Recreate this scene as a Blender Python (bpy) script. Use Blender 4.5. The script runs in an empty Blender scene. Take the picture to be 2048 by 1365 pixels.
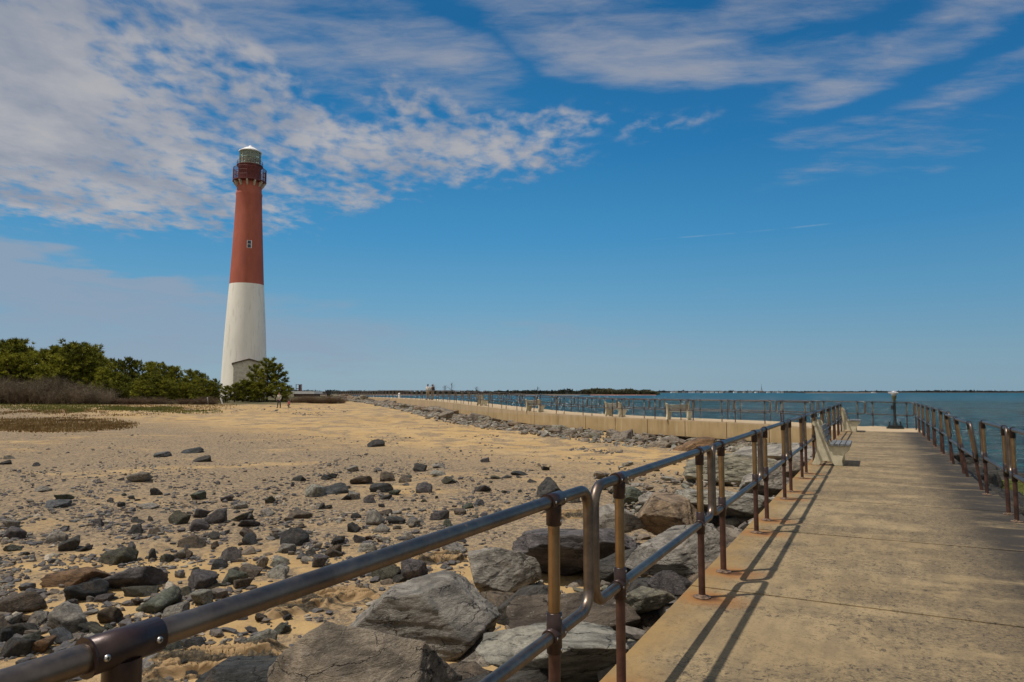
import bpy, bmesh, math, random
import numpy as np
from mathutils import Vector, Matrix, Euler, Quaternion

# ------------------------------------------------------------------ camera, world, sun
sc = bpy.context.scene
F, CU, CV, HZ, EYE = 1400.0, 1024.0, 682.5, 784.5, 1.5
PIT = math.atan((HZ - CV) / F)
cam = bpy.data.cameras.new('camera'); camo = bpy.data.objects.new('camera', cam)
sc.collection.objects.link(camo); sc.camera = camo
camo.location = (0, 0, EYE); camo.rotation_euler = (math.radians(90) + PIT, 0, 0)
cam.sensor_width = 36; cam.lens = 36 * F / 2048; cam.clip_start = 0.05; cam.clip_end = 60000
sc.view_settings.view_transform = 'Standard'; sc.view_settings.look = 'None'
sc.view_settings.exposure = -0.08; sc.view_settings.gamma = 1
sc.cycles.max_bounces = 6; sc.cycles.transparent_max_bounces = 8

def ray(u, v):
    a = (u - CU) / F; t = (CV - v) / F
    return a, math.cos(PIT) - t * math.sin(PIT), math.sin(PIT) + t * math.cos(PIT)
def gp(u, v, z):
    a, y, w = ray(u, v); k = (z - EYE) / w
    return a * k, y * k
def azel(u, v):
    a, y, w = ray(u, v)
    return math.atan2(a, y), math.atan2(w, math.hypot(a, y))

SUNV = Vector((-0.43, -0.093, 1.0)).normalized()
sun = bpy.data.lights.new('sun', 'SUN'); suno = bpy.data.objects.new('sun', sun)
sc.collection.objects.link(suno); sun.energy = 4.1; sun.angle = math.radians(0.8); sun.color = (1.0, 0.93, 0.83)
suno.rotation_euler = SUNV.to_track_quat('Z', 'Y').to_euler()

class NT:
    """tiny node-tree writer"""
    def __init__(s, tree): s.t = tree; s.n = tree.nodes; s.l = tree.links
    def node(s, ty, **kw):
        n = s.n.new(ty)
        for k, v in kw.items(): setattr(n, k, v)
        return n
    def put(s, inp, v):
        if isinstance(v, bpy.types.NodeSocket): s.l.new(v, inp)
        elif v is not None:
            if hasattr(inp.default_value, '__len__') and not hasattr(v, '__len__'): v = (v,) * len(inp.default_value)
            if hasattr(inp.default_value, '__len__') and len(inp.default_value) == 4 and len(v) == 3: v = (*v, 1)
            inp.default_value = v
    def m(s, op, a, b=None, c=None, clamp=False):
        n = s.node('ShaderNodeMath', operation=op, use_clamp=clamp)
        s.put(n.inputs[0], a)
        if b is not None: s.put(n.inputs[1], b)
        if c is not None: s.put(n.inputs[2], c)
        return n.outputs[0]
    def noise(s, vec, scale, detail=4, rough=0.55, dist=0.0, out=0):
        n = s.node('ShaderNodeTexNoise'); s.put(n.inputs['Vector'], vec)
        n.inputs['Scale'].default_value = scale; n.inputs['Detail'].default_value = detail
        n.inputs['Roughness'].default_value = rough; n.inputs['Distortion'].default_value = dist
        return n.outputs[out]
    def vor(s, vec, scale, feature='F1', out=0):
        n = s.node('ShaderNodeTexVoronoi', feature=feature); s.put(n.inputs['Vector'], vec)
        n.inputs['Scale'].default_value = scale; return n.outputs[out]
    def rng(s, v, a, b, c=0.0, d=1.0, smooth=True):
        n = s.node('ShaderNodeMapRange', interpolation_type='SMOOTHSTEP' if smooth else 'LINEAR')
        s.put(n.inputs[0], v)
        for i, x in zip((1, 2, 3, 4), (a, b, c, d)): n.inputs[i].default_value = x
        return n.outputs[0]
    def mix(s, f, a, b, bt='MIX'):
        n = s.node('ShaderNodeMix', data_type='RGBA', blend_type=bt)
        s.put(n.inputs[0], f); s.put(n.inputs[6], a); s.put(n.inputs[7], b); return n.outputs[2]
    def scale(s, vec, sx, sy, sz, rot=(0, 0, 0)):
        n = s.node('ShaderNodeMapping'); s.put(n.inputs[0], vec)
        n.inputs['Scale'].default_value = (sx, sy, sz); n.inputs['Rotation'].default_value = rot; return n.outputs[0]
    def xyz(s, vec):
        n = s.node('ShaderNodeSeparateXYZ'); s.put(n.inputs[0], vec); return n.outputs
    def comb(s, x, y, z):
        n = s.node('ShaderNodeCombineXYZ'); s.put(n.inputs[0], x); s.put(n.inputs[1], y); s.put(n.inputs[2], z); return n.outputs[0]
    def ramp(s, f, stops):
        n = s.node('ShaderNodeValToRGB'); s.put(n.inputs[0], f); e = n.color_ramp.elements
        while len(e) < len(stops): e.new(0.5)
        for k, (p, c) in zip(e, stops): k.position = p; k.color = (*c, 1)
        return n.outputs[0]

world = bpy.data.worlds.new('World'); sc.world = world; world.use_nodes = True
def build_world():
    w = NT(world.node_tree); w.n.clear()
    sky = w.node('ShaderNodeTexSky', sky_type='NISHITA'); sky.sun_disc = False
    sky.sun_elevation = math.asin(SUNV.z); sky.sun_rotation = math.atan2(SUNV.x, SUNV.y)
    sky.air_density = 1.0; sky.dust_density = 0.6; sky.ozone_density = 3.0
    hs = w.node('ShaderNodeHueSaturation'); w.put(hs.inputs['Color'], sky.outputs[0]); hs.inputs['Saturation'].default_value = 1.1
    d = w.node('ShaderNodeTexCoord').outputs['Generated']
    x, y, z = w.xyz(d)
    az = w.m('ARCTAN2', x, y); el = w.m('ARCSINE', z)
    zz = w.m('ADD', w.m('MAXIMUM', z, 0.0), 0.09)
    q = w.comb(w.m('DIVIDE', x, zz), w.m('DIVIDE', y, zz), 0.0)
    qr = w.scale(q, 1.0, 0.8, 1, (0, 0, math.radians(-25)))
    warp = w.noise(q, 1.6, 3, 0.6, out=1)
    wn = w.node('ShaderNodeVectorMath', operation='SUBTRACT'); w.put(wn.inputs[0], warp); wn.inputs[1].default_value = (.5, .5, .5)
    ws = w.node('ShaderNodeVectorMath', operation='SCALE'); w.put(ws.inputs[0], wn.outputs[0]); ws.inputs[3].default_value = 0.10
    wa = w.node('ShaderNodeVectorMath', operation='ADD'); w.put(wa.inputs[0], w.comb(az, el, 0)); w.put(wa.inputs[1], ws.outputs[0])
    def blob(u, v, ru, rv, rot, st):
        A, E = azel(u, v)
        n = w.node('ShaderNodeMapping', vector_type='TEXTURE'); w.put(n.inputs[0], wa.outputs[0])
        n.inputs['Location'].default_value = (A, E, 0); n.inputs['Rotation'].default_value = (0, 0, -math.radians(rot))
        n.inputs['Scale'].default_value = (ru / F, rv / F, 1)
        g = w.node('ShaderNodeTexGradient', gradient_type='SPHERICAL'); w.put(g.inputs[0], n.outputs[0])
        return w.m('MULTIPLY', w.rng(g.outputs[1], 0, 0.75), st)
    def total(lst):
        t = None
        for b in lst:
            o = blob(*b); t = o if t is None else w.m('MAXIMUM', t, o)
        return t
    puff = total([(0, 180, 330, 260, 0, 1.4), (40, 60, 330, 230, 0, 1.0), (120, 230, 470, 240, 8, 1.0), (150, 350, 520, 110, 4, .95), (480, 210, 330, 110, 22, .72),
                  (640, 265, 300, 95, 14, .84), (900, 300, 380, 110, 6, .82), (640, 375, 300, 55, 0, .62), (1080, 260, 260, 80, -6, .5), (1320, 255, 200, 50, -8, .32),
                  (850, 190, 260, 70, 10, .55), (420, 90, 330, 120, 22, .62)])
    wisp = total([(520, 50, 420, 110, 16, .72), (800, 90, 420, 100, 14, .70), (1140, 30, 420, 95, 8, .78), (1270, 95, 420, 85, 9, .95), (1520, 20, 460, 75, -6, .72),
                  (1500, 110, 420, 55, 3, .6), (1860, 55, 420, 75, -15, .7), (2020, 140, 260, 50, -14, .55), (1720, 262, 300, 50, 4, .42), (1740, 315, 260, 40, -3, .42)])
    low = total([(150, 560, 520, 45, 7, .95), (1000, 690, 900, 80, 0, .46), (1350, 610, 600, 60, 0, .36), (120, 600, 620, 110, 7, .80), (420, 650, 700, 120, 5, .72), (0, 690, 700, 120, 0, .7), (800, 660, 520, 90, 0, .38)])
    n1 = w.noise(qr, 6.5, 7, 0.62, 0.35); n2 = w.noise(w.scale(q, 1.0, 3.4, 1, (0, 0, math.radians(62))), 1.7, 7, 0.6, 0.5); n3 = w.noise(w.scale(w.comb(az, el, 0), 2.2, 9, 1, (0, 0, math.radians(4))), 1.6, 6, 0.6, .3)
    cells = w.noise(w.scale(q, 1.0, 0.8, 1, (0, 0, math.radians(-20))), 17, 3, 0.5, 0.15)
    pd = w.m('ADD', w.m('ADD', puff, w.m('MULTIPLY', w.m('SUBTRACT', n1, 0.5), 1.5)), w.m('MULTIPLY', w.m('SUBTRACT', cells, 0.5), 1.7))
    pd = w.m('MULTIPLY', w.rng(pd, 0.12, 1.10), w.rng(puff, 0.02, 0.5))
    n2b = w.noise(w.scale(q, 1.0, 2.2, 1, (0, 0, math.radians(40))), 6.5, 6, 0.62, 0.3)
    wd = w.m('ADD', w.m('ADD', wisp, w.m('MULTIPLY', w.m('SUBTRACT', n2, 0.5), 1.7)), w.m('MULTIPLY', w.m('SUBTRACT', n2b, 0.5), 1.2))
    wd = w.m('MULTIPLY', w.m('MULTIPLY', w.rng(wd, 0.12, 1.45), w.rng(wisp, 0.02, 0.4)), 0.85)
    ld = w.m('ADD', low, w.m('MULTIPLY', w.m('SUBTRACT', n3, 0.5), 1.0))
    ld = w.m('MULTIPLY', w.m('MULTIPLY', w.rng(ld, 0.28, 1.0), w.rng(low, 0.02, 0.3)), 0.85)
    # pale contrail
    A0, E0 = azel(1290, 480); A1, E1 = azel(1720, 441)
    sl = (E1 - E0) / (A1 - A0)
    off = w.m('ABSOLUTE', w.m('SUBTRACT', w.m('SUBTRACT', el, E0), w.m('MULTIPLY', w.m('SUBTRACT', az, A0), sl)))
    tr = w.m('MULTIPLY', w.rng(off, 0.0, 0.0016, 1, 0), w.m('MULTIPLY', w.rng(az, A0, A0 + .05), w.rng(az, A1 - .01, A1, 1, 0)))
    tr = w.m('MULTIPLY', tr, w.m('MULTIPLY', w.rng(w.noise(w.comb(az, 0, 0), 14, 2), .42, .6), .13))
    shade = w.noise(qr, 3.2, 5, 0.6)
    ccol = w.mix(w.rng(shade, .3, .7), (2.9, 3.2, 3.9), (4.9, 4.8, 4.9))
    lcol = (2.9, 3.7, 4.8)
    # horizon veil and deeper zenith are the sky's own
    band = w.ramp(w.m('DIVIDE', el, 1.0), [(0.0, (.285, .425, .530)), (.045, (.250, .410, .530)), (.13, (.130, .365, .575)), (.216, (.052, .295, .570)), (.34, (.014, .200, .470)), (.50, (.004, .130, .340)), (1.0, (.03, .13, .30))])
    band = w.mix(1.0, band, (10, 10, 10), 'MULTIPLY')
    band = w.mix(w.rng(az, -.1, .75, 0.0, .42), band, w.mix(1.0, band, (.35, .62, .74), 'MULTIPLY'))
    c = w.mix(.88, hs.outputs[0], band)
    # unseen broken cloud, added behind the viewer for neutral fill light
    back = w.m('MULTIPLY', w.rng(w.m('ABSOLUTE', az), 1.1, 1.6), w.rng(el, 1.25, 1.45, 1, 0))
    back = w.m('MULTIPLY', back, w.rng(w.noise(q, 2.2, 5, .6), .32, .52, .22, .9))
    c = w.mix(ld, c, lcol); c = w.mix(w.m('MULTIPLY', pd, 0.92), c, ccol); c = w.mix(wd, c, (3.5, 3.7, 4.3)); c = w.mix(tr, c, (6, 6, 6)); c = w.mix(back, c, (6.2, 5.9, 5.4))
    bg = w.node('ShaderNodeBackground'); w.put(bg.inputs[0], c); bg.inputs[1].default_value = 0.1
    out = w.node('ShaderNodeOutputWorld'); w.l.new(bg.outputs[0], out.inputs[0])
    world.cycles.sampling_method = 'MANUAL'; world.cycles.sample_map_resolution = 512
build_world()

# ------------------------------------------------------------------ helpers
C = sc.collection
rnd = random.Random(7)
def obj(name, me, mat=None, parent=None, loc=None, rot=None):
    o = bpy.data.objects.new(name, me); C.objects.link(o)
    if mat is not None and me is not None and not me.materials: me.materials.append(mat)
    if parent is not None: o.parent = parent
    if loc is not None: o.location = loc
    if rot is not None: o.rotation_euler = rot
    return o
def tag(o, label=None, cat=None, group=None, kind=None):
    if label: o['label'] = label
    if cat: o['category'] = cat
    if group: o['group'] = group
    if kind: o['kind'] = kind
    return o
def thing(name, label, cat, loc=(0, 0, 0), rz=0.0, group=None):
    o = bpy.data.objects.new(name, None); C.objects.link(o); o.empty_display_size = .2
    o.location = loc; o.rotation_euler = (0, 0, rz); return tag(o, label, cat, group)
def copy_tree(o, parent=None):
    c = o.copy(); C.objects.link(c)
    if parent is not None: c.parent = parent
    for ch in list(o.children): copy_tree(ch, c)
    return c
def npmesh(name, V, Fc, smooth=False):
    me = bpy.data.meshes.new(name); V = np.asarray(V, dtype=np.float32); Fc = np.asarray(Fc, dtype=np.int32)
    k = Fc.shape[1]; me.vertices.add(len(V)); me.vertices.foreach_set('co', V.ravel())
    me.loops.add(Fc.size); me.loops.foreach_set('vertex_index', Fc.ravel())
    me.polygons.add(len(Fc)); me.polygons.foreach_set('loop_start', np.arange(0, Fc.size, k, dtype=np.int32))
    me.update(calc_edges=True); me.polygons.foreach_set('use_smooth', np.full(len(Fc), smooth)); me.validate(); return me
class MB:
    """collects solids into one mesh"""
    def __init__(s): s.v = []; s.f = []; s.sm = []
    def add(s, vs, fs, sm=False):
        b = len(s.v); s.v += [tuple(p) for p in vs]; s.f += [tuple(i + b for i in f) for f in fs]; s.sm += [sm] * len(fs)
    def box(s, x0, x1, y0, y1, z0, z1, M=None):
        vs = [Vector((x, y, z)) for z in (z0, z1) for x, y in ((x0, y0), (x1, y0), (x1, y1), (x0, y1))]
        if M is not None: vs = [M @ p for p in vs]
        s.add(vs, [(3, 2, 1, 0), (4, 5, 6, 7), (0, 1, 5, 4), (1, 2, 6, 5), (2, 3, 7, 6), (3, 0, 4, 7)])
    def prism(s, poly, z0, z1, M=None):
        n = len(poly); z0 = z0 if hasattr(z0, '__len__') else [z0] * n; z1 = z1 if hasattr(z1, '__len__') else [z1] * n
        vs = [Vector((p[0], p[1], z)) for p, z in zip(poly, z0)] + [Vector((p[0], p[1], z)) for p, z in zip(poly, z1)]
        if M is not None: vs = [M @ p for p in vs]
        s.add(vs, [tuple(range(n))[::-1], tuple(range(n, 2 * n))] + [(i, (i + 1) % n, n + (i + 1) % n, n + i) for i in range(n)])
    def tube(s, pts, r, n=12, cap=True, sm=True):
        pts = [Vector(p) for p in pts]; rs = r if hasattr(r, '__len__') else [r] * len(pts)
        vs = []; prev = None
        for i, p in enumerate(pts):
            d = (pts[min(i + 1, len(pts) - 1)] - pts[max(i - 1, 0)]).normalized()
            if prev is None: a = d.orthogonal().normalized()
            else: a = (prev - d * prev.dot(d)).normalized()
            prev = a; b = d.cross(a)
            for k in range(n):
                t = 2 * math.pi * k / n; vs.append(p + (a * math.cos(t) + b * math.sin(t)) * rs[i])
        fs = [(i * n + k, i * n + (k + 1) % n, (i + 1) * n + (k + 1) % n, (i + 1) * n + k) for i in range(len(pts) - 1) for k in range(n)]
        s.add(vs, fs, sm)
        if cap:
            m = (len(pts) - 1) * n
            s.add([vs[k] for k in range(n)], [tuple(range(n))[::-1]]); s.add([vs[m + k] for k in range(n)], [tuple(range(n))])
    def lathe(s, prof, n=24, sm=True, c=(0, 0), ph=0.0):
        vs = [(c[0] + r * math.cos(2 * math.pi * k / n + ph), c[1] + r * math.sin(2 * math.pi * k / n + ph), z) for r, z in prof for k in range(n)]
        fs = [(i * n + k, i * n + (k + 1) % n, (i + 1) * n + (k + 1) % n, (i + 1) * n + k) for i in range(len(prof) - 1) for k in range(n)]
        s.add(vs, fs, sm)
        m = (len(prof) - 1) * n
        if prof[0][0] > .001: s.add(vs[:n], [tuple(range(n))[::-1]])
        if prof[-1][0] > .001: s.add(vs[m:], [tuple(range(n))])
    def me(s, name):
        me = bpy.data.meshes.new(name); me.from_pydata(s.v, [], s.f); me.update()
        me.polygons.foreach_set('use_smooth', s.sm); return me

def vnoise(P, seed=0):
    P = np.asarray(P, float); I = np.floor(P).astype(np.int64); f = P - I; f = f * f * (3 - 2 * f)
    def h(i, j, k):
        n = (i * 374761393 + j * 668265263 + k * 2147483647 + seed * 974711) & 0xffffffff
        n = ((n ^ (n >> 13)) * 1274126177) & 0xffffffff; n = (n ^ (n >> 16)) & 0xffffffff
        return n / 4294967295.0
    r = 0
    for a in (0, 1):
        for b in (0, 1):
            for c in (0, 1):
                w = (f[:, 0] if a else 1 - f[:, 0]) * (f[:, 1] if b else 1 - f[:, 1]) * (f[:, 2] if c else 1 - f[:, 2])
                r = r + w * h(I[:, 0] + a, I[:, 1] + b, I[:, 2] + c)
    return r * 2 - 1
def fbm(P, octv=4, seed=0, gain=.5, lac=2.03):
    a = 1.0; s = 0; t = 0; P = np.asarray(P, float)
    for o in range(octv): s = s + a * vnoise(P + o * 17.3, seed + o); t += a; a *= gain; P = P * lac
    return s / t

# ------------------------------------------------------------------ materials
def material(name):
    m = bpy.data.materials.new(name); m.use_nodes = True; t = NT(m.node_tree); t.n.clear()
    p = t.node('ShaderNodeBsdfPrincipled'); o = t.node('ShaderNodeOutputMaterial'); t.l.new(p.outputs[0], o.inputs[0])
    return m, t, p
def bump(t, p, h, strength=.5, dist=.02):
    b = t.node('ShaderNodeBump'); b.inputs['Strength'].default_value = strength; b.inputs['Distance'].default_value = dist
    t.put(b.inputs['Height'], h); t.l.new(b.outputs[0], p.inputs['Normal'])
def simple(name, col, rough=.6, metal=0.0, var=.18, sc_=6.0, bumpd=0.0, spec=None):
    m, t, p = material(name); co = t.node('ShaderNodeTexCoord').outputs['Object']
    n = t.noise(co, sc_, 5, .6)
    c2 = tuple(max(0, c * (1 - var * 1.6)) for c in col); c3 = tuple(min(1, c * (1 + var)) for c in col)
    t.put(p.inputs['Base Color'], t.mix(t.rng(n, .3, .7), c2, c3)); p.inputs['Roughness'].default_value = rough; p.inputs['Metallic'].default_value = metal
    if spec is not None: p.inputs['Specular IOR Level'].default_value = spec
    if bumpd: bump(t, p, t.noise(co, sc_ * 4, 4, .6), .6, bumpd)
    return m

def sand_mat():
    m, t, p = material('sand'); co = t.node('ShaderNodeTexCoord').outputs['Object']; x, y, z = t.xyz(co)
    big = t.noise(co, .12, 5, .6); mid = t.noise(co, 1.3, 5, .6); fine = t.noise(co, 42, 3, .7); grain = t.noise(co, 160, 2, .7)
    gold = t.mix(t.rng(mid, .3, .7), (.40, .255, .104), (.49, .33, .148))
    c = t.mix(t.rng(big, .35, .65), gold, t.mix(.35, gold, (.46, .34, .195)))
    # shell and gravel strewn belt
    gm = t.m('MULTIPLY', t.rng(y, 12, 15), t.rng(t.m('ADD', y, t.m('MULTIPLY', x, .9)), 24, 34, 1, 0)); gm = t.m('MULTIPLY', gm, t.rng(t.noise(t.scale(co, .6, 1.4, 1), .35, 5, .65), .28, .50))
    gm2 = t.m('MULTIPLY', t.rng(y, 6, 9), t.rng(t.noise(t.scale(co, 1, 1, 1), .75, 4, .6), .47, .58)); gm = t.m('MAXIMUM', gm, t.m('MULTIPLY', gm2, .75))
    sp = t.rng(t.noise(t.scale(co, 1, .8, 1), 9, 5, .8), .47, .58)
    sp2 = t.rng(t.noise(co, 55, 2, .8), .5, .62)
    c = t.mix(t.m('MULTIPLY', gm, .7), c, (.235, .175, .115))
    c = t.mix(t.m('MULTIPLY', gm, t.m('MULTIPLY', sp, .9)), c, (.085, .07, .06))
    c = t.mix(t.m('MULTIPLY', gm, t.m('MULTIPLY', sp2, .45)), c, (.5, .43, .34))
    few = t.m('MULTIPLY', t.rng(t.noise(t.scale(co, 1, .5, 1), 3.3, 4, .8), .60, .66), t.rng(y, 30, 40)); c = t.mix(t.m('MULTIPLY', few, .7), c, (.17, .12, .07))
    # turf and dry grass patches, scrub soil under the trees
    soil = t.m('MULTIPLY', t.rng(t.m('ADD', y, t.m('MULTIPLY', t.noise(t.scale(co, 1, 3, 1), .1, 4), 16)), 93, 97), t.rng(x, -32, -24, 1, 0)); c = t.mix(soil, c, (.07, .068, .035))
    c = t.mix(t.rng(fine, .3, .75, .28, 0), c, (.20, .14, .08))
    c = t.mix(t.rng(grain, .55, .75, 0, .3), c, (.62, .5, .34))
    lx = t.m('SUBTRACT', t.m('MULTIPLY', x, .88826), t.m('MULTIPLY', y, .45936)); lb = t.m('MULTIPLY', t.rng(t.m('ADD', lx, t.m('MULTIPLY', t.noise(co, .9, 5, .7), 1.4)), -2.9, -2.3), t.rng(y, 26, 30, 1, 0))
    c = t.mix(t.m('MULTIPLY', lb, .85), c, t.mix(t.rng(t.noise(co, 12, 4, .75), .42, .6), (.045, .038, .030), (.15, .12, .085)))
    wet = t.rng(z, -2.3, -1.75, .75, 0); c = t.mix(wet, c, (.06, .05, .035))
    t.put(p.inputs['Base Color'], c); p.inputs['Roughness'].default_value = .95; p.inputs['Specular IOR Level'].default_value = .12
    foot = t.rng(t.vor(t.scale(co, 1, 1, 0), 1.7, 'SMOOTH_F1'), .05, .35, 0, 2.2)
    hgt = t.m('ADD', t.m('ADD', t.m('MULTIPLY', t.noise(co, 9, 5, .65), 1.0), t.m('MULTIPLY', foot, t.rng(t.noise(co, .4, 3), .4, .6, .2, 1))), t.m('MULTIPLY', t.m('ADD', fine, t.m('MULTIPLY', t.m('MULTIPLY', sp, gm), 1.2)), .45))
    bump(t, p, hgt, .7, .04); return m

def rock_mat(name, stops, moss=0.0, spk=.45):
    m, t, p = material(name); tc = t.node('ShaderNodeTexCoord').outputs['Object']; oi = t.node('ShaderNodeObjectInfo')
    va = t.node('ShaderNodeVectorMath', operation='ADD'); t.put(va.inputs[0], tc); t.put(va.inputs[1], t.comb(t.m('MULTIPLY', oi.outputs['Random'], 37.0), 0, 0)); co = va.outputs[0]
    base = t.ramp(oi.outputs['Random'], stops)
    n1 = t.noise(co, 2.6, 7, .68, .6); n2 = t.noise(co, 13, 5, .7); st = t.noise(t.scale(co, 1, 1, 2.6, (.5, .35, 0)), 7, 8, .78, .25)
    c = t.mix(t.rng(n1, .32, .68), t.mix(1, base, (.50, .48, .45), 'MULTIPLY'), t.mix(1, base, (1.55, 1.48, 1.36), 'MULTIPLY'))
    c = t.mix(t.rng(st, .5, .62, 0, .5), c, t.mix(1, base, (.38, .36, .35), 'MULTIPLY'))
    c = t.mix(t.rng(n2, .58, .72, 0, spk), c, (.42, .40, .36))
    c = t.mix(t.rng(t.noise(co, 85, 3, .7), .55, .68, 0, .5), c, t.mix(1, c, (2.0, 1.95, 1.85), 'MULTIPLY')); c = t.mix(t.rng(t.noise(co, 38, 4, .7), .56, .66, 0, .6), c, t.mix(1, c, (.4, .4, .4), 'MULTIPLY'))
    rust = t.rng(t.noise(co, 1.3, 4, .6), .58, .72, 0, .4); c = t.mix(rust, c, (.17, .105, .055))
    if moss: c = t.mix(t.rng(t.noise(co, 2.0, 5, .7), .45, .6, 0, moss), c, (.075, .085, .018))
    t.put(p.inputs['Base Color'], c); p.inputs['Roughness'].default_value = .82; p.inputs['Specular IOR Level'].default_value = .3
    cr = t.vor(t.scale(co, 1, 1, 2.4, (.4, .2, 0)), 2.2, 'DISTANCE_TO_EDGE')
    wv = t.node('ShaderNodeVectorMath', operation='ADD'); t.put(wv.inputs[0], t.scale(co, 1, 1, 1.9, (.4, .2, 0))); sv = t.node('ShaderNodeVectorMath', operation='SCALE'); t.put(sv.inputs[0], t.noise(co, 3, 5, .7, 0, 1)); sv.inputs[3].default_value = .5; t.put(wv.inputs[1], sv.outputs[0])
    fis = t.vor(wv.outputs[0], 1.35, 'DISTANCE_TO_EDGE'); fm = t.m('MULTIPLY', t.rng(fis, .0, .022, 1, 0), t.rng(t.noise(co, 1.7, 3), .44, .54))
    c = t.mix(t.m('MULTIPLY', fm, .8), c, (.02, .018, .016)); t.put(p.inputs['Base Color'], c)
    h = t.m('ADD', t.m('ADD', t.m('MULTIPLY', n1, .9), t.m('MULTIPLY', st, .7)), t.m('ADD', t.m('MULTIPLY', n2, .6), t.m('MULTIPLY', t.rng(cr, 0, .03), .10)))
    h = t.m('ADD', h, t.m('MULTIPLY', t.noise(co, 60, 4, .75), .22))
    h = t.m('SUBTRACT', h, t.m('MULTIPLY', fm, 1.2)); bump(t, p, h, .9, .055); return m

def concrete_mat(name, deck=True):
    m, t, p = material(name); co = t.node('ShaderNodeTexCoord').outputs['Object']; x, y, z = t.xyz(co)
    n = t.noise(co, .7, 5, .6); n2 = t.noise(t.scale(co, 1, .35, 1), 6, 6, .68); f = t.noise(co, 90, 3, .7)
    if deck:
        c = t.mix(t.rng(n, .3, .7), (.25, .18, .094), (.325, .24, .13))
        c = t.mix(t.rng(n2, .40, .62, 0, .45), c, (.125, .095, .06)); c = t.mix(t.rng(t.noise(t.scale(co, .5, 1.6, 1), 30, 5, .75), .50, .66, 0, .30), c, (.10, .08, .055)); c = t.mix(t.rng(t.noise(co, 55, 3, .7), .55, .7, 0, .25), c, (.34, .27, .18))
        # local x is across the walk, local y along it
        dn = t.noise(t.scale(co, .55, 1.5, 1), 1.2, 7, .66, .4)
        pat = t.m('MULTIPLY', t.rng(t.m('ADD', dn, t.m('MULTIPLY', t.rng(x, -.6, 1.5), .20)), .50, .64), t.rng(t.noise(t.scale(co, .8, 1.5, 1), 34, 5, .85), .44, .58, .12, 1))
        c = t.mix(t.m('MULTIPLY', pat, .66), c, (.055, .046, .036))
        edge = t.m('MULTIPLY', t.rng(t.m('ADD', x, t.m('MULTIPLY', t.noise(co, 3, 4, .7), .5)), .75, 1.45), t.rng(t.noise(t.scale(co, .4, 1, 1), 1.8, 6, .75), .30, .52)); c = t.mix(t.m('MULTIPLY', edge, .92), c, (.028, .024, .020))
        blk = t.m('MULTIPLY', t.rng(t.noise(t.scale(co, 1.4, 1, 1), 16, 6, .9, .5), .52, .60), t.rng(dn, .36, .54)); c = t.mix(t.m('MULTIPLY', blk, .9), c, (.035, .03, .025))
        pit = t.rng(t.noise(t.scale(co, 1, 1.6, 1), 38, 3, .7), .60, .66); c = t.mix(t.m('MULTIPLY', pit, .7), c, (.05, .042, .035))
        ed = t.rng(t.m('ADD', x, t.m('MULTIPLY', t.noise(co, 2.2, 4), .5)), -1.12, -.70, .85, 0); c = t.mix(ed, c, t.mix(t.rng(n2, .4, .6), (.28, .175, .062), (.24, .155, .066)))
        crk = t.vor(t.scale(t.noise(co, 1.1, 5, .6, 0, 1), 1, 1, 0), 3.1, 'DISTANCE_TO_EDGE'); crk = t.m('MULTIPLY', t.rng(crk, 0, .006, 1, 0), t.rng(t.noise(co, .33, 2), .52, .60)); c = t.mix(t.m('MULTIPLY', crk, .8), c, (.05, .04, .03))
        drop = t.rng(t.noise(co, 5.5, 4, .6), .745, .77); c = t.mix(t.m('MULTIPLY', drop, .7), c, (.55, .53, .48))
        # rust bleeding from the post plates
        for x0, s0 in ((-1.174, 3.46), (-1.174, 5.30)):
            dy = t.m('SUBTRACT', t.m('MODULO', t.m('ADD', t.m('SUBTRACT', y, s0), 26.6 + 1.33), 2.66), 1.33)
            dx = t.m('SUBTRACT', x, x0 + .05)
            d = t.m('SQRT', t.m('ADD', t.m('POWER', t.m('MULTIPLY', dx, .75), 2), t.m('POWER', dy, 2)))
            d = t.m('ADD', d, t.m('MULTIPLY', t.m('SUBTRACT', t.noise(co, 7, 4), .5), .16))
            c = t.mix(t.rng(d, .03, .30, .85, 0), c, (.27, .115, .03)); c = t.mix(t.rng(d, .03, .11, .9, 0), c, (.07, .03, .012))
        h = t.m('ADD', t.m('MULTIPLY', n2, .35), t.m('MULTIPLY', f, .3)); bump(t, p, h, .35, .006)
    else:
        c = t.mix(t.rng(n, .3, .7), (.36, .255, .125), (.44, .32, .17))
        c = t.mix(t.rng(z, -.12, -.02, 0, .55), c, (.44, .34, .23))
        stv = t.noise(t.scale(co, 1, 1, .12), 3.5, 5, .7); c = t.mix(t.rng(stv, .5, .66, 0, .40), c, (.22, .16, .09))
        c = t.mix(t.rng(stv, .36, .46, .3, 0), c, (.58, .48, .33))
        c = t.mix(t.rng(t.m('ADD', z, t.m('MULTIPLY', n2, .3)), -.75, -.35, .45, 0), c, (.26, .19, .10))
        bump(t, p, t.m('ADD', n2, t.m('MULTIPLY', f, .3)), .4, .01)
    t.put(p.inputs['Base Color'], c); p.inputs['Roughness'].default_value = .85; p.inputs['Specular IOR Level'].default_value = .25; return m

def metal_mat(name, c1, c2, rough):
    m, t, p = material(name); co = t.node('ShaderNodeTexCoord').outputs['Object']
    n = t.noise(co, 7, 5, .65); s = t.noise(co, 40, 4, .7)
    cc = t.mix(t.rng(n, .3, .7), c1, c2); sp = t.rng(t.noise(co, 26, 6, .8), .60, .68); cc = t.mix(t.m('MULTIPLY', sp, .7), cc, (.05, .03, .02)); t.put(p.inputs['Base Color'], cc); t.put(p.inputs['Metallic'], t.m('SUBTRACT', 1, t.m('MULTIPLY', sp, .7)))
    t.put(p.inputs['Roughness'], t.m('ADD', t.m('MULTIPLY', s, .30), rough)); bump(t, p, s, .12, .001); return m

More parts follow.
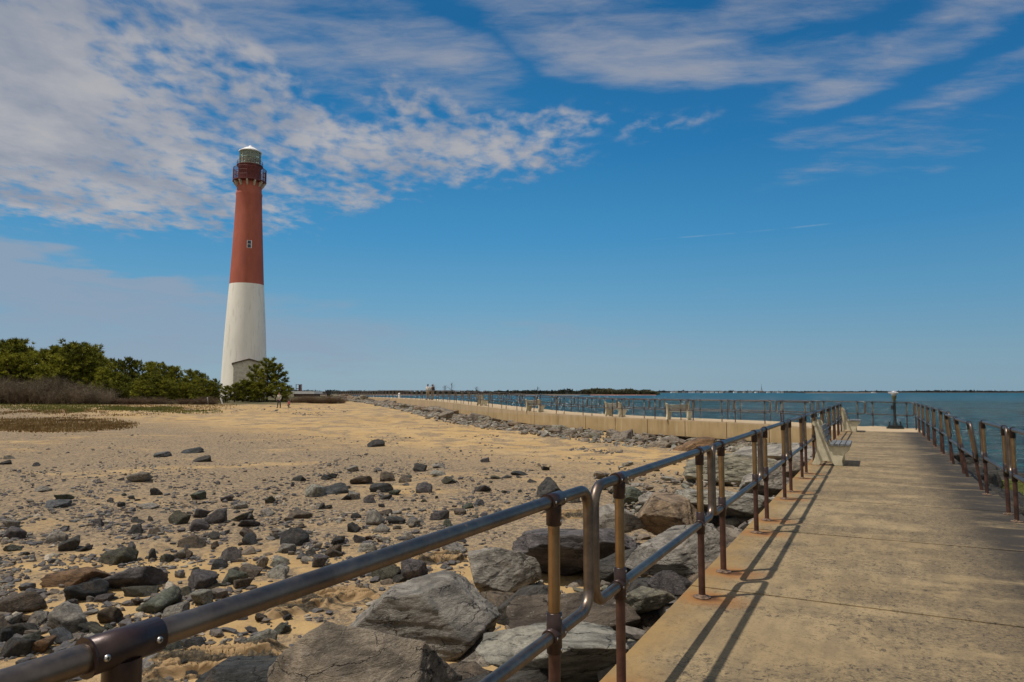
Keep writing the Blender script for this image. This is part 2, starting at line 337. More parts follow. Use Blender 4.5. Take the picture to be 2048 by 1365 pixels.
def water_mat():
    m, t, p = material('sea_water'); co = t.node('ShaderNodeTexCoord').outputs['Object']; x, y, z = t.xyz(co)
    n = t.noise(t.scale(co, .6, 1, 1), .03, 5, .6); n2 = t.noise(t.scale(co, .35, 1, 1), .25, 6, .6); far = t.noise(t.scale(co, .12, 1, 1), .008, 4, .6)
    c = t.mix(t.rng(n, .35, .65), (.005, .034, .038), (.010, .066, .078)); c = t.mix(t.rng(n2, .4, .7, 0, .55), c, (.003, .016, .024))
    rip = t.noise(t.scale(co, .22, 1, 1, (0, 0, .12)), 1.1, 6, .7, .3); c = t.mix(t.rng(rip, .40, .62), t.mix(1, c, (.30, .36, .40), 'MULTIPLY'), t.mix(1, c, (2.0, 1.9, 1.75), 'MULTIPLY'))  # light and dark ripple reflections painted into the base colour
    c = t.mix(t.rng(far, .42, .6, 0, .6), c, (.008, .062, .090))
    dd = t.m('SQRT', t.m('ADD', t.m('POWER', x, 2), t.m('POWER', y, 2)))
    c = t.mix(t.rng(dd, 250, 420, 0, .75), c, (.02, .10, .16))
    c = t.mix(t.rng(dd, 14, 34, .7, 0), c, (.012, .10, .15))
    foam = t.m('MULTIPLY', t.rng(t.noise(t.scale(co, .35, 1, 1, (0, 0, .2)), 1.1, 6, .72, .8), .665, .70), t.m('MULTIPLY', t.rng(t.noise(co, .06, 3), .48, .60), t.rng(dd, 150, 260, 1, 0))); c = t.mix(t.m('MULTIPLY', foam, .7), c, (.55, .62, .62))
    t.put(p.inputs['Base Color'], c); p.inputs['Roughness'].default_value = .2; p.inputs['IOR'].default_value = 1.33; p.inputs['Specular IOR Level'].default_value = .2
    h = t.m('ADD', t.m('MULTIPLY', t.noise(t.scale(co, .5, 1, 1, (0, 0, .3)), .38, 7, .66, .6), 1.0), t.m('MULTIPLY', t.noise(t.scale(co, .6, 1.2, 1), 2.4, 4, .6, .3), .22))
    bump(t, p, h, 1.0, 2.2)
    # a rough sea never mirrors the horizon fully: wave slopes keep the effective reflectance low and even
    df = t.node('ShaderNodeBsdfDiffuse'); t.put(df.inputs[0], c); gl = t.node('ShaderNodeBsdfGlossy'); gl.inputs['Roughness'].default_value = .16
    nrm = p.inputs['Normal'].links[0].from_socket; t.l.new(nrm, df.inputs['Normal']); t.l.new(nrm, gl.inputs['Normal'])
    mx = t.node('ShaderNodeMixShader'); mx.inputs[0].default_value = .14; t.l.new(df.outputs[0], mx.inputs[1]); t.l.new(gl.outputs[0], mx.inputs[2])
    t.l.new(mx.outputs[0], t.n['Material Output'].inputs[0]); return m

def foliage_mat(name, cols, clump=.9, rough=.7):
    m, t, p = material(name); co = t.node('ShaderNodeTexCoord').outputs['Object']; g = t.node('ShaderNodeNewGeometry'); oi = t.node('ShaderNodeObjectInfo')
    a = t.mix(g.outputs['Random Per Island'], cols[0], cols[1]); b = t.mix(g.outputs['Random Per Island'], cols[1], cols[2])
    c = t.mix(t.rng(t.m('ADD', t.noise(co, clump * 2, 4, .65), t.m('MULTIPLY', t.m('SUBTRACT', oi.outputs['Random'], .5), .2)), .40, .60), a, b)
    t.put(p.inputs['Base Color'], c); p.inputs['Roughness'].default_value = rough; p.inputs['Specular IOR Level'].default_value = .15
    tl = t.node('ShaderNodeBsdfTranslucent'); t.put(tl.inputs[0], c); mx = t.node('ShaderNodeMixShader'); mx.inputs[0].default_value = .18
    t.l.new(p.outputs[0], mx.inputs[1]); t.l.new(tl.outputs[0], mx.inputs[2]); t.l.new(mx.outputs[0], t.n['Material Output'].inputs[0])
    return m

M = {}
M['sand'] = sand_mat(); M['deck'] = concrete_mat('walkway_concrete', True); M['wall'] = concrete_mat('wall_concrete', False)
G = lambda a, b, c: (a, b, c)
M['grey'] = rock_mat('grey_stone', [(0, G(.24, .225, .20)), (.5, G(.205, .195, .18)), (1, G(.28, .255, .225))])
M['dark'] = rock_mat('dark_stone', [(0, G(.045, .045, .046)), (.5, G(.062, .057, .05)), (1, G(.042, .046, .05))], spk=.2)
M['brown'] = rock_mat('brown_stone', [(0, G(.10, .08, .058)), (.5, G(.125, .10, .078)), (1, G(.09, .074, .06))])
M['rust'] = rock_mat('rusty_stone', [(0, G(.17, .10, .05)), (1, G(.15, .095, .055))])
M['olive'] = rock_mat('olive_stone', [(0, G(.062, .060, .042)), (1, G(.085, .080, .058))])
M['purple'] = rock_mat('purple_grey_stone', [(0, G(.082, .076, .080)), (1, G(.105, .095, .098))])
M['blue'] = rock_mat('blue_grey_stone', [(0, G(.085, .093, .104)), (1, G(.11, .115, .125))])
M['pale'] = rock_mat('pale_stone', [(0, G(.28, .265, .235)), (1, G(.24, .24, .21))], spk=.5)
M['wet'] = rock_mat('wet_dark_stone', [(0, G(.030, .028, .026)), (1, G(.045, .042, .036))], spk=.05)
M['green'] = rock_mat('greenish_stone', [(0, G(.11, .12, .095)), (1, G(.085, .10, .078))])
M['algae'] = rock_mat('algae_stone', [(0, G(.10, .12, .02)), (1, G(.08, .10, .02))], moss=.95, spk=.05)
M['mixed'] = rock_mat('mixed_stone', [(0, G(.11, .105, .105)), (.2, G(.05, .05, .053)), (.4, G(.10, .075, .05)), (.6, G(.085, .078, .088)), (.8, G(.07, .078, .06)), (1, G(.17, .155, .135))])
M['armour'] = rock_mat('armour_stone', [(0, G(.21, .18, .145)), (.3, G(.15, .13, .11)), (.6, G(.21, .155, .105)), (.8, G(.17, .165, .13)), (1, G(.25, .225, .18))])
M['rail'] = metal_mat('bronze_pipe', (.135, .105, .088), (.25, .195, .15), .27)
M['post'] = metal_mat('brass_brown_post', (.26, .165, .085), (.36, .24, .13), .22)
M['clamp'] = simple('dark_brown_fitting', (.040, .022, .019), .36, .35, .2, 30, .0006)
M['lowpost'] = simple('red_brown_post', (.085, .038, .026), .5, .35, .3, 9, .0005)
M['screw'] = metal_mat('steel_screw', (.45, .42, .38), (.6, .57, .52), .25)
M['plate'] = simple('rusty_plate', (.20, .13, .085), .7, .4, .5, 30, .001)
M['bench'] = simple('cream_concrete', (.52, .47, .33), .75, 0, .12, 8, .002)
M['slat'] = simple('weathered_grey_slat', (.15, .155, .16), .8, 0, .35, 14, .003)
M['paleslat'] = simple('pale_cream_slat', (.40, .37, .29), .8, 0, .25, 14, .003)  # lighter cream slat tone for the jetty benches
M['black'] = simple('dark_gap', (.02, .018, .015), .95)
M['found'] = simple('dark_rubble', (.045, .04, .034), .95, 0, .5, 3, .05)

# ------------------------------------------------------------------ layout
PSI = math.atan(724 / F); SP, CP = math.sin(PSI), math.cos(PSI)
def ls(l, s): return (s * SP + l * CP, s * CP - l * SP)
WL, WR, RL, RR = -1.328, 1.56, -1.174, 1.412
PITCH = 2.66
PI_ = [(12.55, 30.3, 0), (11.9, 33.2, 0), (10.2, 36, 0), (7.9, 39.1, 0), (5.6, 42.5, .02), (2.5, 46.8, .08), (.9, 49.6, .15), (-2.9, 58, .36), (-6.6, 69, .52), (-10.7, 81, .62), (-22, 110, .64), (-40, 157, .55), (-75, 240, .5), (-110, 320, .5)]
def catmull(P, n=24):
    P = [Vector(p) for p in P]; P = [P[0] * 2 - P[1]] + P + [P[-1] * 2 - P[-2]]; out = []
    for i in range(1, len(P) - 2):
        a, b, c, d = P[i - 1:i + 3]
        for k in range(n):
            t = k / n; out.append(.5 * ((2 * b) + (c - a) * t + (2 * a - 5 * b + 4 * c - d) * t * t + (3 * b - a - 3 * c + d) * t ** 3))
    return out + [P[-2]]
def resample(P, step, maxn=999):
    out = [P[0]]; need = step
    for a, b in zip(P, P[1:]):
        L = (b - a).length; pos = 0
        while L - pos >= need:
            pos += need; out.append(a.lerp(b, pos / L)); need = step
            if len(out) >= maxn: return out
        need -= L - pos
    return out
inner = resample(catmull(PI_), PITCH, 100)
def offset(P, d):
    out = []
    for i, p in enumerate(P):
        t = (P[min(i + 1, len(P) - 1)] - P[max(i - 1, 0)]); t.z = 0; t.normalize()
        out.append(Vector((p.x + t.y * d, p.y - t.x * d, p.z)))
    return out
outer = offset(inner, 2.9)
CORN = [ls(WL, 30.28), ls(WR, 30.28), ls(WR, 33.4), (16.1, 31.3), (outer[0].x, outer[0].y), (inner[0].x, inner[0].y)]

# ------------------------------------------------------------------ terrain
bound = [Vector((*ls(WR, -60), 0)), Vector((*ls(WR, 33.4), 0))] + [p.copy() for p in outer[1:]] + [Vector((-160, 430, 0)), Vector((-700, 1500, 0))]
Bx = np.array([p.x for p in bound]); By = np.array([p.y for p in bound])
def ground_z(X, Y):
    X = np.asarray(X, float); Y = np.asarray(Y, float); sh = X.shape; X = X.ravel(); Y = Y.ravel()
    z = np.interp(Y, [-50, 15, 26, 38, 60, 77, 95, 130, 200, 400], [-1.5, -1.5, -1.32, -1.05, -.62, -.27, .1, .35, .6, .6])
    P = np.stack([X, Y, X * 0], 1)
    z = z + fbm(P * .13, 3, 3) * .14 + fbm(P * .55, 3, 5) * .06 + fbm(P * 2.3, 3, 8) * .022
    # signed distance to the sea side boundary
    dm = np.full(len(X), 1e9); sg = np.zeros(len(X))
    for i in range(len(Bx) - 1):
        ax, ay, bx, by = Bx[i], By[i], Bx[i + 1], By[i + 1]; vx, vy = bx - ax, by - ay; L2 = vx * vx + vy * vy
        t = np.clip(((X - ax) * vx + (Y - ay) * vy) / L2, 0, 1); d = np.hypot(X - ax - t * vx, Y - ay - t * vy)
        cr = vx * (Y - ay) - vy * (X - ax); b = d < dm - 1e-9; dm = np.where(b, d, dm); sg = np.where(b, np.sign(-cr), sg)
    sd = dm * sg
    k = np.clip((sd + 2.6) / 6, 0, 1); z = z - k * k * (3 - 2 * k) * 6.5
    return z.reshape(sh)
def gz(x, y): return float(ground_z([x], [y])[0])
def terrain():
    ys = np.concatenate([np.arange(-60, -6, 6), np.arange(-6, 4, .6), np.arange(4, 20, .085), np.arange(20, 50, .22), np.arange(50, 130, .9), np.arange(130, 420, 8), np.arange(420, 1500, 90)])
    xs = np.concatenate([np.arange(-2400, -420, 180), np.arange(-420, -60, 9), np.arange(-60, -16, .6), np.arange(-16, 12, .11), np.arange(12, 60, 1.2), np.arange(60, 100, 8)])
    X, Y = np.meshgrid(xs, ys); Z = ground_z(X, Y)
    n, m = X.shape; idx = np.arange(n * m).reshape(n, m)
    Fc = np.stack([idx[:-1, :-1], idx[:-1, 1:], idx[1:, 1:], idx[1:, :-1]], -1).reshape(-1, 4)
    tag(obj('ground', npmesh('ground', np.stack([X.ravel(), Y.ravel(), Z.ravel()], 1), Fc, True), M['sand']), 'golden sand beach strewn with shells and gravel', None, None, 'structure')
terrain()
def sea():
    mb = MB(); mb.add([(-30000, -3000, 0), (30000, -3000, 0), (30000, 40000, 0), (-30000, 40000, 0)], [(0, 1, 2, 3)])
    o = obj('water', mb.me('water'), water_mat(), loc=(0, 0, -2.25)); tag(o, 'choppy teal blue inlet water', None, None, 'structure')
sea()

# ------------------------------------------------------------------ walkways
def near_walk():
    mb = MB(); g = .009; js = [5.58 + 2.6 * k for k in range(-5, 10)]
    js = [j for j in js if j < 30.0] + [30.28]
    for a, b in zip(js, js[1:]):
        mb.box(WL, WR, a + g, b - g, -.5, 0)
    o = obj('walkway', mb.me('walkway'), M['deck'], rot=(0, 0, -PSI)); tag(o, 'long tan concrete walkway with rust stains and dark algae', None, None, 'structure')
    bm = bmesh.new(); bm.from_mesh(o.data); bmesh.ops.bevel(bm, geom=bm.edges[:], offset=.008, segments=2, affect='EDGES'); bm.to_mesh(o.data); bm.free()
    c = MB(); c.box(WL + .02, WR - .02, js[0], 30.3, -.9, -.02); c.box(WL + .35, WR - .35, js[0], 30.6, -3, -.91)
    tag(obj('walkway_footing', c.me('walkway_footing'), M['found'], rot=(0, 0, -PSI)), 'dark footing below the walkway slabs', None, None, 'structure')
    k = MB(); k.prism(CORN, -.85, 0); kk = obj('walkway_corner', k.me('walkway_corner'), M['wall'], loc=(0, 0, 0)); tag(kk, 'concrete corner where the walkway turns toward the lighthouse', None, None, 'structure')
    mb = MB(); f2 = MB()
    for i in range(len(inner) - 1):
        a, b, c_, d = inner[i], inner[i + 1], outer[i + 1], outer[i]; e = .008
        A, B = a.lerp(b, e), a.lerp(b, 1 - e); Dd, Cc = d.lerp(c_, e), d.lerp(c_, 1 - e)
        mb.prism([(p.x, p.y) for p in (A, Dd, Cc, B)], [p.z - .85 for p in (A, Dd, Cc, B)], [p.z for p in (A, Dd, Cc, B)])
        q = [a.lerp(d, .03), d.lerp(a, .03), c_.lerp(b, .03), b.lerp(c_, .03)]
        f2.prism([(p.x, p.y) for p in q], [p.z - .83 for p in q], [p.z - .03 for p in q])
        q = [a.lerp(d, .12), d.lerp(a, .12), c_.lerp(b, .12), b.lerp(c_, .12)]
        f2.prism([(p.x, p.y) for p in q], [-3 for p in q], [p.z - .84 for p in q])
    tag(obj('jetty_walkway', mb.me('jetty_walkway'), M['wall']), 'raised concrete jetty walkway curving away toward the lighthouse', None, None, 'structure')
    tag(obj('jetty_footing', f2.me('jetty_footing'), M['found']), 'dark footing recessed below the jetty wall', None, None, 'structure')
near_walk()

# ------------------------------------------------------------------ railings
def loop_pts(L, z0, z1, r, x0=.035):
    pts = []; x1 = L - .035
    cs = [(x1 - r, z1 - r, 90, 0), (x1 - r, z0 + r, 0, -90), (x0 + r, z0 + r, 270, 180), (x0 + r, z1 - r, 180, 90)]
    for cx, cz, a0, a1 in cs:
        for k in range(7):
            a = math.radians(a0 + (a1 - a0) * k / 6); pts.append((cx + r * math.cos(a), 0, cz + r * math.sin(a)))
    return pts + [pts[0]]
TOPZ, MIDZ = 1.06, .53
def section(L, detail=True, pa=.40, pb=.42, name='railing_section'):
    t = thing(name, '', 'railing')
    PR = .0245
    if not detail:
        mb = MB(); pts = loop_pts(L, MIDZ, TOPZ, .1); mb.tube(pts[::3] + [pts[0]], PR, 6, False)
        for x in (pa, L - pb): mb.tube([(x, 0, 0), (x, 0, TOPZ)], PR * 1.05, 6)
        bpy.data.objects.remove(t); o = obj(name, mb.me(name), M['rail']); return tag(o, '', 'railing')
    pts = loop_pts(L, MIDZ, TOPZ, .095); mb = MB()
    i = 0; mb.tube(pts, PR, 20, False); obj('rail_loop', mb.me('rail_loop'), M['rail'], t)
    for x in (pa, L - pb):
        mb = MB(); mb.tube([(x, 0, MIDZ + .03), (x, 0, TOPZ - .02)], PR * .98, 20); p = obj('post', mb.me('post'), M['post'], t)
        mb = MB(); mb.tube([(x, 0, 0.006), (x, 0, MIDZ + .03)], PR * .985, 20); q = obj('post_base', mb.me('post_base'), M['lowpost'], t)
        mb = MB(); mb.lathe([(.062, 0.0005), (.062, .007), (.034, .012), (.0285, .022)], 20, False, (x, 0)); obj('base_plate', mb.me('base_plate'), M['plate'], q)
        # top tee: sleeve round the rail with a leg down the post
        mb = MB(); R = .0315
        mb.tube([(x - .066, 0, TOPZ), (x - .065, 0, TOPZ), (x + .065, 0, TOPZ), (x + .066, 0, TOPZ)], [R - .003, R, R, R - .003], 24)
        mb.tube([(x, 0, TOPZ - .02), (x, 0, TOPZ - .098), (x, 0, TOPZ - .1)], [R, R, R - .003], 24)
        mb.tube([(x - .0665, 0, TOPZ), (x - .063, 0, TOPZ)], R + .002, 24)
        c = obj('rail_fitting', mb.me('rail_fitting'), M['clamp'], t)
        # mid cross: sleeve on post and short collars on the rail
        mb = MB(); mb.tube([(x, 0, MIDZ - .072), (x, 0, MIDZ - .07), (x, 0, MIDZ + .085), (x, 0, MIDZ + .087)], [R - .003, R, R, R - .003], 24)
        mb.tube([(x - .055, 0, MIDZ), (x - .054, 0, MIDZ), (x + .054, 0, MIDZ), (x + .055, 0, MIDZ)], [R - .002, R + .001, R + .001, R - .002], 24)
        d = obj('rail_fitting', mb.me('rail_fitting'), M['clamp'], t)
        if detail < 2: continue
        for par, spots in ((c, [(x - .048, TOPZ), (x + .048, TOPZ), (x, TOPZ - .08)]), (d, [(x - .042, MIDZ), (x + .042, MIDZ), (x, MIDZ + .07), (x, MIDZ - .055)])):
            for sx, sz in spots:
                for sgn in (-1, 1):
                    mb = MB(); mb.tube([(sx, sgn * (R - .002), sz), (sx, sgn * (R + .0015), sz), (sx, sgn * (R + .0035), sz)], [.0062, .0060, .0035], 12)
                    me = mb.me('screw'); me.materials.append(M['screw']); me.materials.append(M['black']); n0 = len(me.polygons)
                    y = sgn * (R + .0037); y0, y1 = min(y, y - sgn * .001), max(y, y - sgn * .001)
                    mb.box(sx - .0032, sx + .0032, y0, y1, sz - .0007, sz + .0007); mb.box(sx - .0007, sx + .0007, y0 - .0002, y1 + .0002, sz - .0032, sz + .0032)
                    me = mb.me('screw'); me.materials.append(M['screw']); me.materials.append(M['black'])
                    for pl in me.polygons[n0:]: pl.material_index = 1
                    obj('screw', me, None, par)
    return t
ORD = 'first second third fourth fifth sixth seventh eighth ninth tenth eleventh twelfth thirteenth fourteenth fifteenth sixteenth seventeenth eighteenth nineteenth twentieth'.split() + ['twenty-' + x for x in 'first second third fourth fifth sixth seventh eighth ninth'.split()] + ['thirtieth'] + ['thirty-' + x for x in 'first second third fourth fifth sixth seventh eighth ninth'.split()] + ['fortieth']
def set_frame(o, a, b, lean=0.0, dz=0.0):
    a = Vector(a); b = Vector(b); d = b - a; rz = math.atan2(d.y, d.x); ry = -math.atan2(d.z, math.hypot(d.x, d.y))
    o.rotation_mode = 'XYZ'; o.rotation_euler = (Matrix.Rotation(rz, 3, 'Z') @ Matrix.Rotation(ry, 3, 'Y') @ Matrix.Rotation(lean, 3, 'X')).to_euler(); o.location = (a.x, a.y, a.z + dz)
proto = section(PITCH, 1); used = [False]; proto2 = section(PITCH, 2); used2 = [False]
def new_section(p):
    if p is proto and not used[0]: used[0] = True; return p
    return copy_tree(p)
for k in range(-1, 10):
    s0 = 3.06 + PITCH * k
    if k < 1: o = proto2 if not used2[0] else copy_tree(proto2); used2[0] = True
    else: o = new_section(proto)
    set_frame(o, (*ls(RL, s0), 0.001), (*ls(RL, s0 + PITCH), 0.001))
    tag(o, 'bronze pipe railing loop on the beach side of the walkway, %s from the near end' % ORD[k + 1], 'railing', 'railing sections along the beach side of the walkway')
jr = [-1.9, .55, 3.0, 5.42, 7.85, 10.28, 12.70, 15.15, 17.6, 20.1, 22.6, 25.1, 27.6, 30.1, 32.6]
protoR = section(2.45, True, .29, .29); u2 = [False]
lean = {10.28: -.01, 12.70: -.13, 15.15: -.10, 17.6: -.02}
for i, (a, b) in enumerate(zip(jr, jr[1:])):
    o = protoR if not u2[0] else copy_tree(protoR); u2[0] = True
    set_frame(o, (*ls(RR, a), 0.001), (*ls(RR, a + 2.45), 0.001), lean.get(a, 0), -.03 if a in (12.70, 15.15) else 0)
    tag(o, 'pipe railing loop on the sea side of the walkway, %s from near end' % ORD[i] + (', leaning' if a in (12.70, 15.15) else ''), 'railing', 'railing sections along the sea side of the walkway')
far_simple = section(PITCH, False); u3 = [False]
def rail_run(P, where, ddet):
    for i, (a, b) in enumerate(zip(P, P[1:])):
        near = (a.y < 52)
        if near: o = new_section(proto); lab = 'bronze pipe railing loop on the %s, %s from the walkway corner' % (where, ORD[i])
        else:
            o = far_simple if not u3[0] else copy_tree(far_simple); u3[0] = True
            lab = 'distant pipe railing loop on the %s toward the lighthouse' % where
        set_frame(o, a, b); L = (b - a).length
        tag(o, lab, 'railing', 'railing sections on the ' + where)
inr = offset(inner, .16)[:92]; inr[0] = Vector((12.75, 30.0, 0)); rail_run([Vector((p.x, p.y, p.z + .001)) for p in inr], 'beach side of the jetty', 0)
oe = [Vector((*ls(RR, 33.1), 0)), Vector((15.75, 31.3, 0))] + offset(catmull(PI_), 2.74)[8:]
outr = resample(oe, PITCH, 92); rail_run([Vector((p.x, p.y, p.z + .001)) for p in outr], 'channel side of the jetty', 0)

# ------------------------------------------------------------------ benches
def make_bench():
    t = thing('park_bench', '', 'bench')   # local x: front direction, local y: along the seat; rear foot at x=0
    prof = [(0, 0), (.135, 0), (.16, .045), (.22, .085), (.32, .088), (.38, .06), (.42, 0), (.575, 0), (.565, .11), (.60, .22), (.70, .32), (.72, .405), (.30, .405), (.255, .50), (.145, .85), (.11, .88), (.06, .875), (.035, .84), (.05, .82), (.085, .62), (.095, .42), (.085, .27), (.05, .14), (0, .03)]
    Mx = lambda y: Matrix(((1, 0, 0, 0), (0, 0, -1, y), (0, 1, 0, 0), (0, 0, 0, 1)))
    for y0 in (.10, 1.25):
        mb = MB(); mb.prism(prof, -.045, .045, Mx(y0)); me = mb.me('end_frame')
        bm = bmesh.new(); bm.from_mesh(me); bmesh.ops.recalc_face_normals(bm, faces=bm.faces[:]); bmesh.ops.bevel(bm, geom=bm.edges[:], offset=.009, segments=2, affect='EDGES'); bm.to_mesh(me); bm.free()
        obj('end_frame', me, M['bench'], t)
        mb = MB(); mb.tube([(.07, y0 - .052, .85), (.07, y0 + .052, .85)], .048, 14); obj('frame_cap', mb.me('frame_cap'), M['bench'], t)
    for k in range(4):
        mb = MB(); x = .335 + k * .10; mb.box(x, x + .085, 0, 1.35, .408, .445); obj('seat_slat', mb.me('seat_slat'), M['slat'], t)
    for k in range(3):
        mb = MB(); z = .52 + k * .12; x = .25 - (z - .52) * .27 + .012
        R = Matrix.Translation((x, 0, z)) @ Matrix.Rotation(-.27, 4, 'Y'); mb.box(0, .035, 0, 1.35, -.045, .045, R); obj('back_slat', mb.me('back_slat'), M['slat'], t)
    return t
bp = make_bench(); ub = [False]; last_bench = [None]
def bench(x, y, z, ang, label):
    o = bp if not ub[0] else copy_tree(bp); ub[0] = True; last_bench[0] = o; o.location = (x, y, z + .001); o.rotation_euler = (0, 0, ang); tag(o, label, 'bench', 'cream and grey benches along the walkway')
bench(*ls(-1.20, 15.75), 0, -PSI, 'nearest slatted bench with cream concrete ends against the beach side rail')
bench(*ls(-1.24, 29.3), 0, -PSI, 'slatted bench at the walkway corner near the binocular viewer')
def jet_pos(u, back):
    best = min(range(len(inner) - 1), key=lambda i: abs(CU + F * inner[i].x / inner[i].y - u))
    return best
for u, lab, flip in ((1368, 'bench on the jetty next to the walkway corner, seen side on', 1), (1218, 'bench on the jetty with its slatted back to the beach', 0), (1062, 'bench on the jetty second farthest from the corner, seen side on', 1), (955, 'farthest bench on the jetty, its pale slatted back to the beach', 0)):
    i = jet_pos(u, 0); a, b = inner[i], inner[i + 1]; d = (b - a).normalized(); ang = math.atan2(d.y, d.x)
    nrm = Vector((d.y, -d.x, 0))
    p = a + nrm * .32
    bench(p.x, p.y, a.z + (.01 if a.y > 50 else 0), ang - math.pi / 2 + (.0 if not flip else .35), lab)
    for ch in last_bench[0].children:
        if 'slat' in ch.name: ch.material_slots[0].link = 'OBJECT'; ch.material_slots[0].material = M['paleslat']

# ------------------------------------------------------------------ binocular viewer
def viewer():
    x, y = 15.75, 28.95
    t = thing('binocular_viewer', 'coin operated binocular viewer with silver head on dark green base', 'viewer', (x, y, .001), -PSI)
    dg = simple('dark_green_paint', (.008, .012, .011), .55, 0, .3, 8); sv = simple('silver_head', (.42, .43, .45), .5, .3, .2, 8); ol = simple('olive_yoke', (.075, .08, .035), .45, 0, .2)
    mb = MB(); mb.prism([(.33 * math.cos(math.radians(a)) * 1.05, .33 * math.sin(math.radians(a)) * 1.05) for a in range(22, 382, 45)], 0, .06); mb.prism([(.29 * math.cos(math.radians(a)), .29 * math.sin(math.radians(a))) for a in range(22, 382, 45)], .06, .14)
    obj('base', mb.me('base'), dg, t)
    for k, (dx, dy) in enumerate(((-.2, -.16), (.2, -.16), (-.2, .16), (.2, .16))):
        mb = MB(); mb.lathe([(.022, .14), (.022, .26), (.035, .27), (.035, .29), (.01, .30)], 10, True, (dx, dy)); obj('base_bolt', mb.me('base_bolt'), dg, t)
    mb = MB(); mb.lathe([(.10, .14), (.085, .2), (.06, .26), (.052, .34), (.05, 1.0), (.062, 1.03), (.062, 1.1), (.05, 1.12)], 20); obj('column', mb.me('column'), dg, t)
    mb = MB(); mb.box(-.13, -.045, -.06, .06, .78, .95); obj('coin_box', mb.me('coin_box'), dg, t)
    mb = MB(); mb.lathe([(.05, 1.12), (.065, 1.18), (.10, 1.32), (.10, 1.34), (.02, 1.35)], 20); obj('yoke', mb.me('yoke'), ol, t)
    mb = MB(); mb.lathe([(.02, 1.33), (.09, 1.36), (.115, 1.42), (.11, 1.49), (.08, 1.54), (.02, 1.56)], 20)
    for s in (-.045, .045): mb.tube([(s, -.17, 1.46), (s, -.16, 1.46), (s, .2, 1.47), (s, .21, 1.47)], [.025, .03, .042, .036], 14)
    h = obj('head', mb.me('head'), sv, t); h.rotation_euler = (0, 0, .9)
viewer()

# ------------------------------------------------------------------ rocks
ICO = {}
def ico(n):
    if n not in ICO:
        bm = bmesh.new(); bmesh.ops.create_icosphere(bm, subdivisions=n, radius=1); bm.verts.ensure_lookup_table()
        ICO[n] = (np.array([v.co[:] for v in bm.verts]), np.array([[v.index for v in f.verts] for f in bm.faces])); bm.free()
    return ICO[n]
def rock_geo(seed, lev, p=90, planes=8, rough=.07, strata=.03, top=None):
    r = np.random.RandomState(seed); D, Fc = ico(lev)
    N = r.normal(size=(planes, 3)); N /= np.linalg.norm(N, axis=1)[:, None]; h = r.uniform(.42, .92, planes)
    ax = np.eye(3)[[0, 0, 1, 1, 2, 2]] * np.array([1, -1, 1, -1, 1, -1])[:, None] + r.normal(size=(6, 3)) * .2; ax /= np.linalg.norm(ax, axis=1)[:, None]
    N = np.vstack([N, ax]); h = np.concatenate([h, np.full(6, .92)])
    if lev >= 5:
        N3 = r.normal(size=(16, 3)); N3 /= np.linalg.norm(N3, axis=1)[:, None]; N = np.vstack([N, N3]); h = np.concatenate([h, r.uniform(.78, 1.0, 16)])
    dp = np.maximum(D @ N.T, 1e-4) / h; rad = (dp ** p).sum(1) ** (-1 / p)
    sa = r.normal(size=3); sa /= np.linalg.norm(sa)
    ly = D @ sa * rad
    rad = rad * (1 + rough * fbm(D * 2.1 + seed, 5, seed) + rough * .45 * (np.abs(fbm(D * 5 + seed, 4, seed + 9)) * 2 - .5))
    rad = rad * (1 + strata * vnoise(np.stack([ly * 9 + seed, D[:, 0] * 1.2, D[:, 1] * 1.2], 1), seed) + strata * .5 * vnoise(np.stack([ly * 22, D[:, 0] * 2, D[:, 1] * 2], 1), seed + 1))
    return D * rad[:, None], Fc
def rock_mesh(seed, lev, **kw):
    V, Fc = rock_geo(seed, lev, **kw); return npmesh('stone', V, Fc, lev >= 4)
def inst(name, me, loc, sx, sy, sz, rot, label, cat, group, mat=None):
    o = obj(name, me, None, None, loc, rot); o.scale = (sx, sy, sz)
    if mat:
        o.data.materials.clear() if False else None
        if not me.materials: me.materials.append(mat)
        o.material_slots[0].link = 'OBJECT'; o.material_slots[0].material = mat
    return tag(o, label, cat, group)

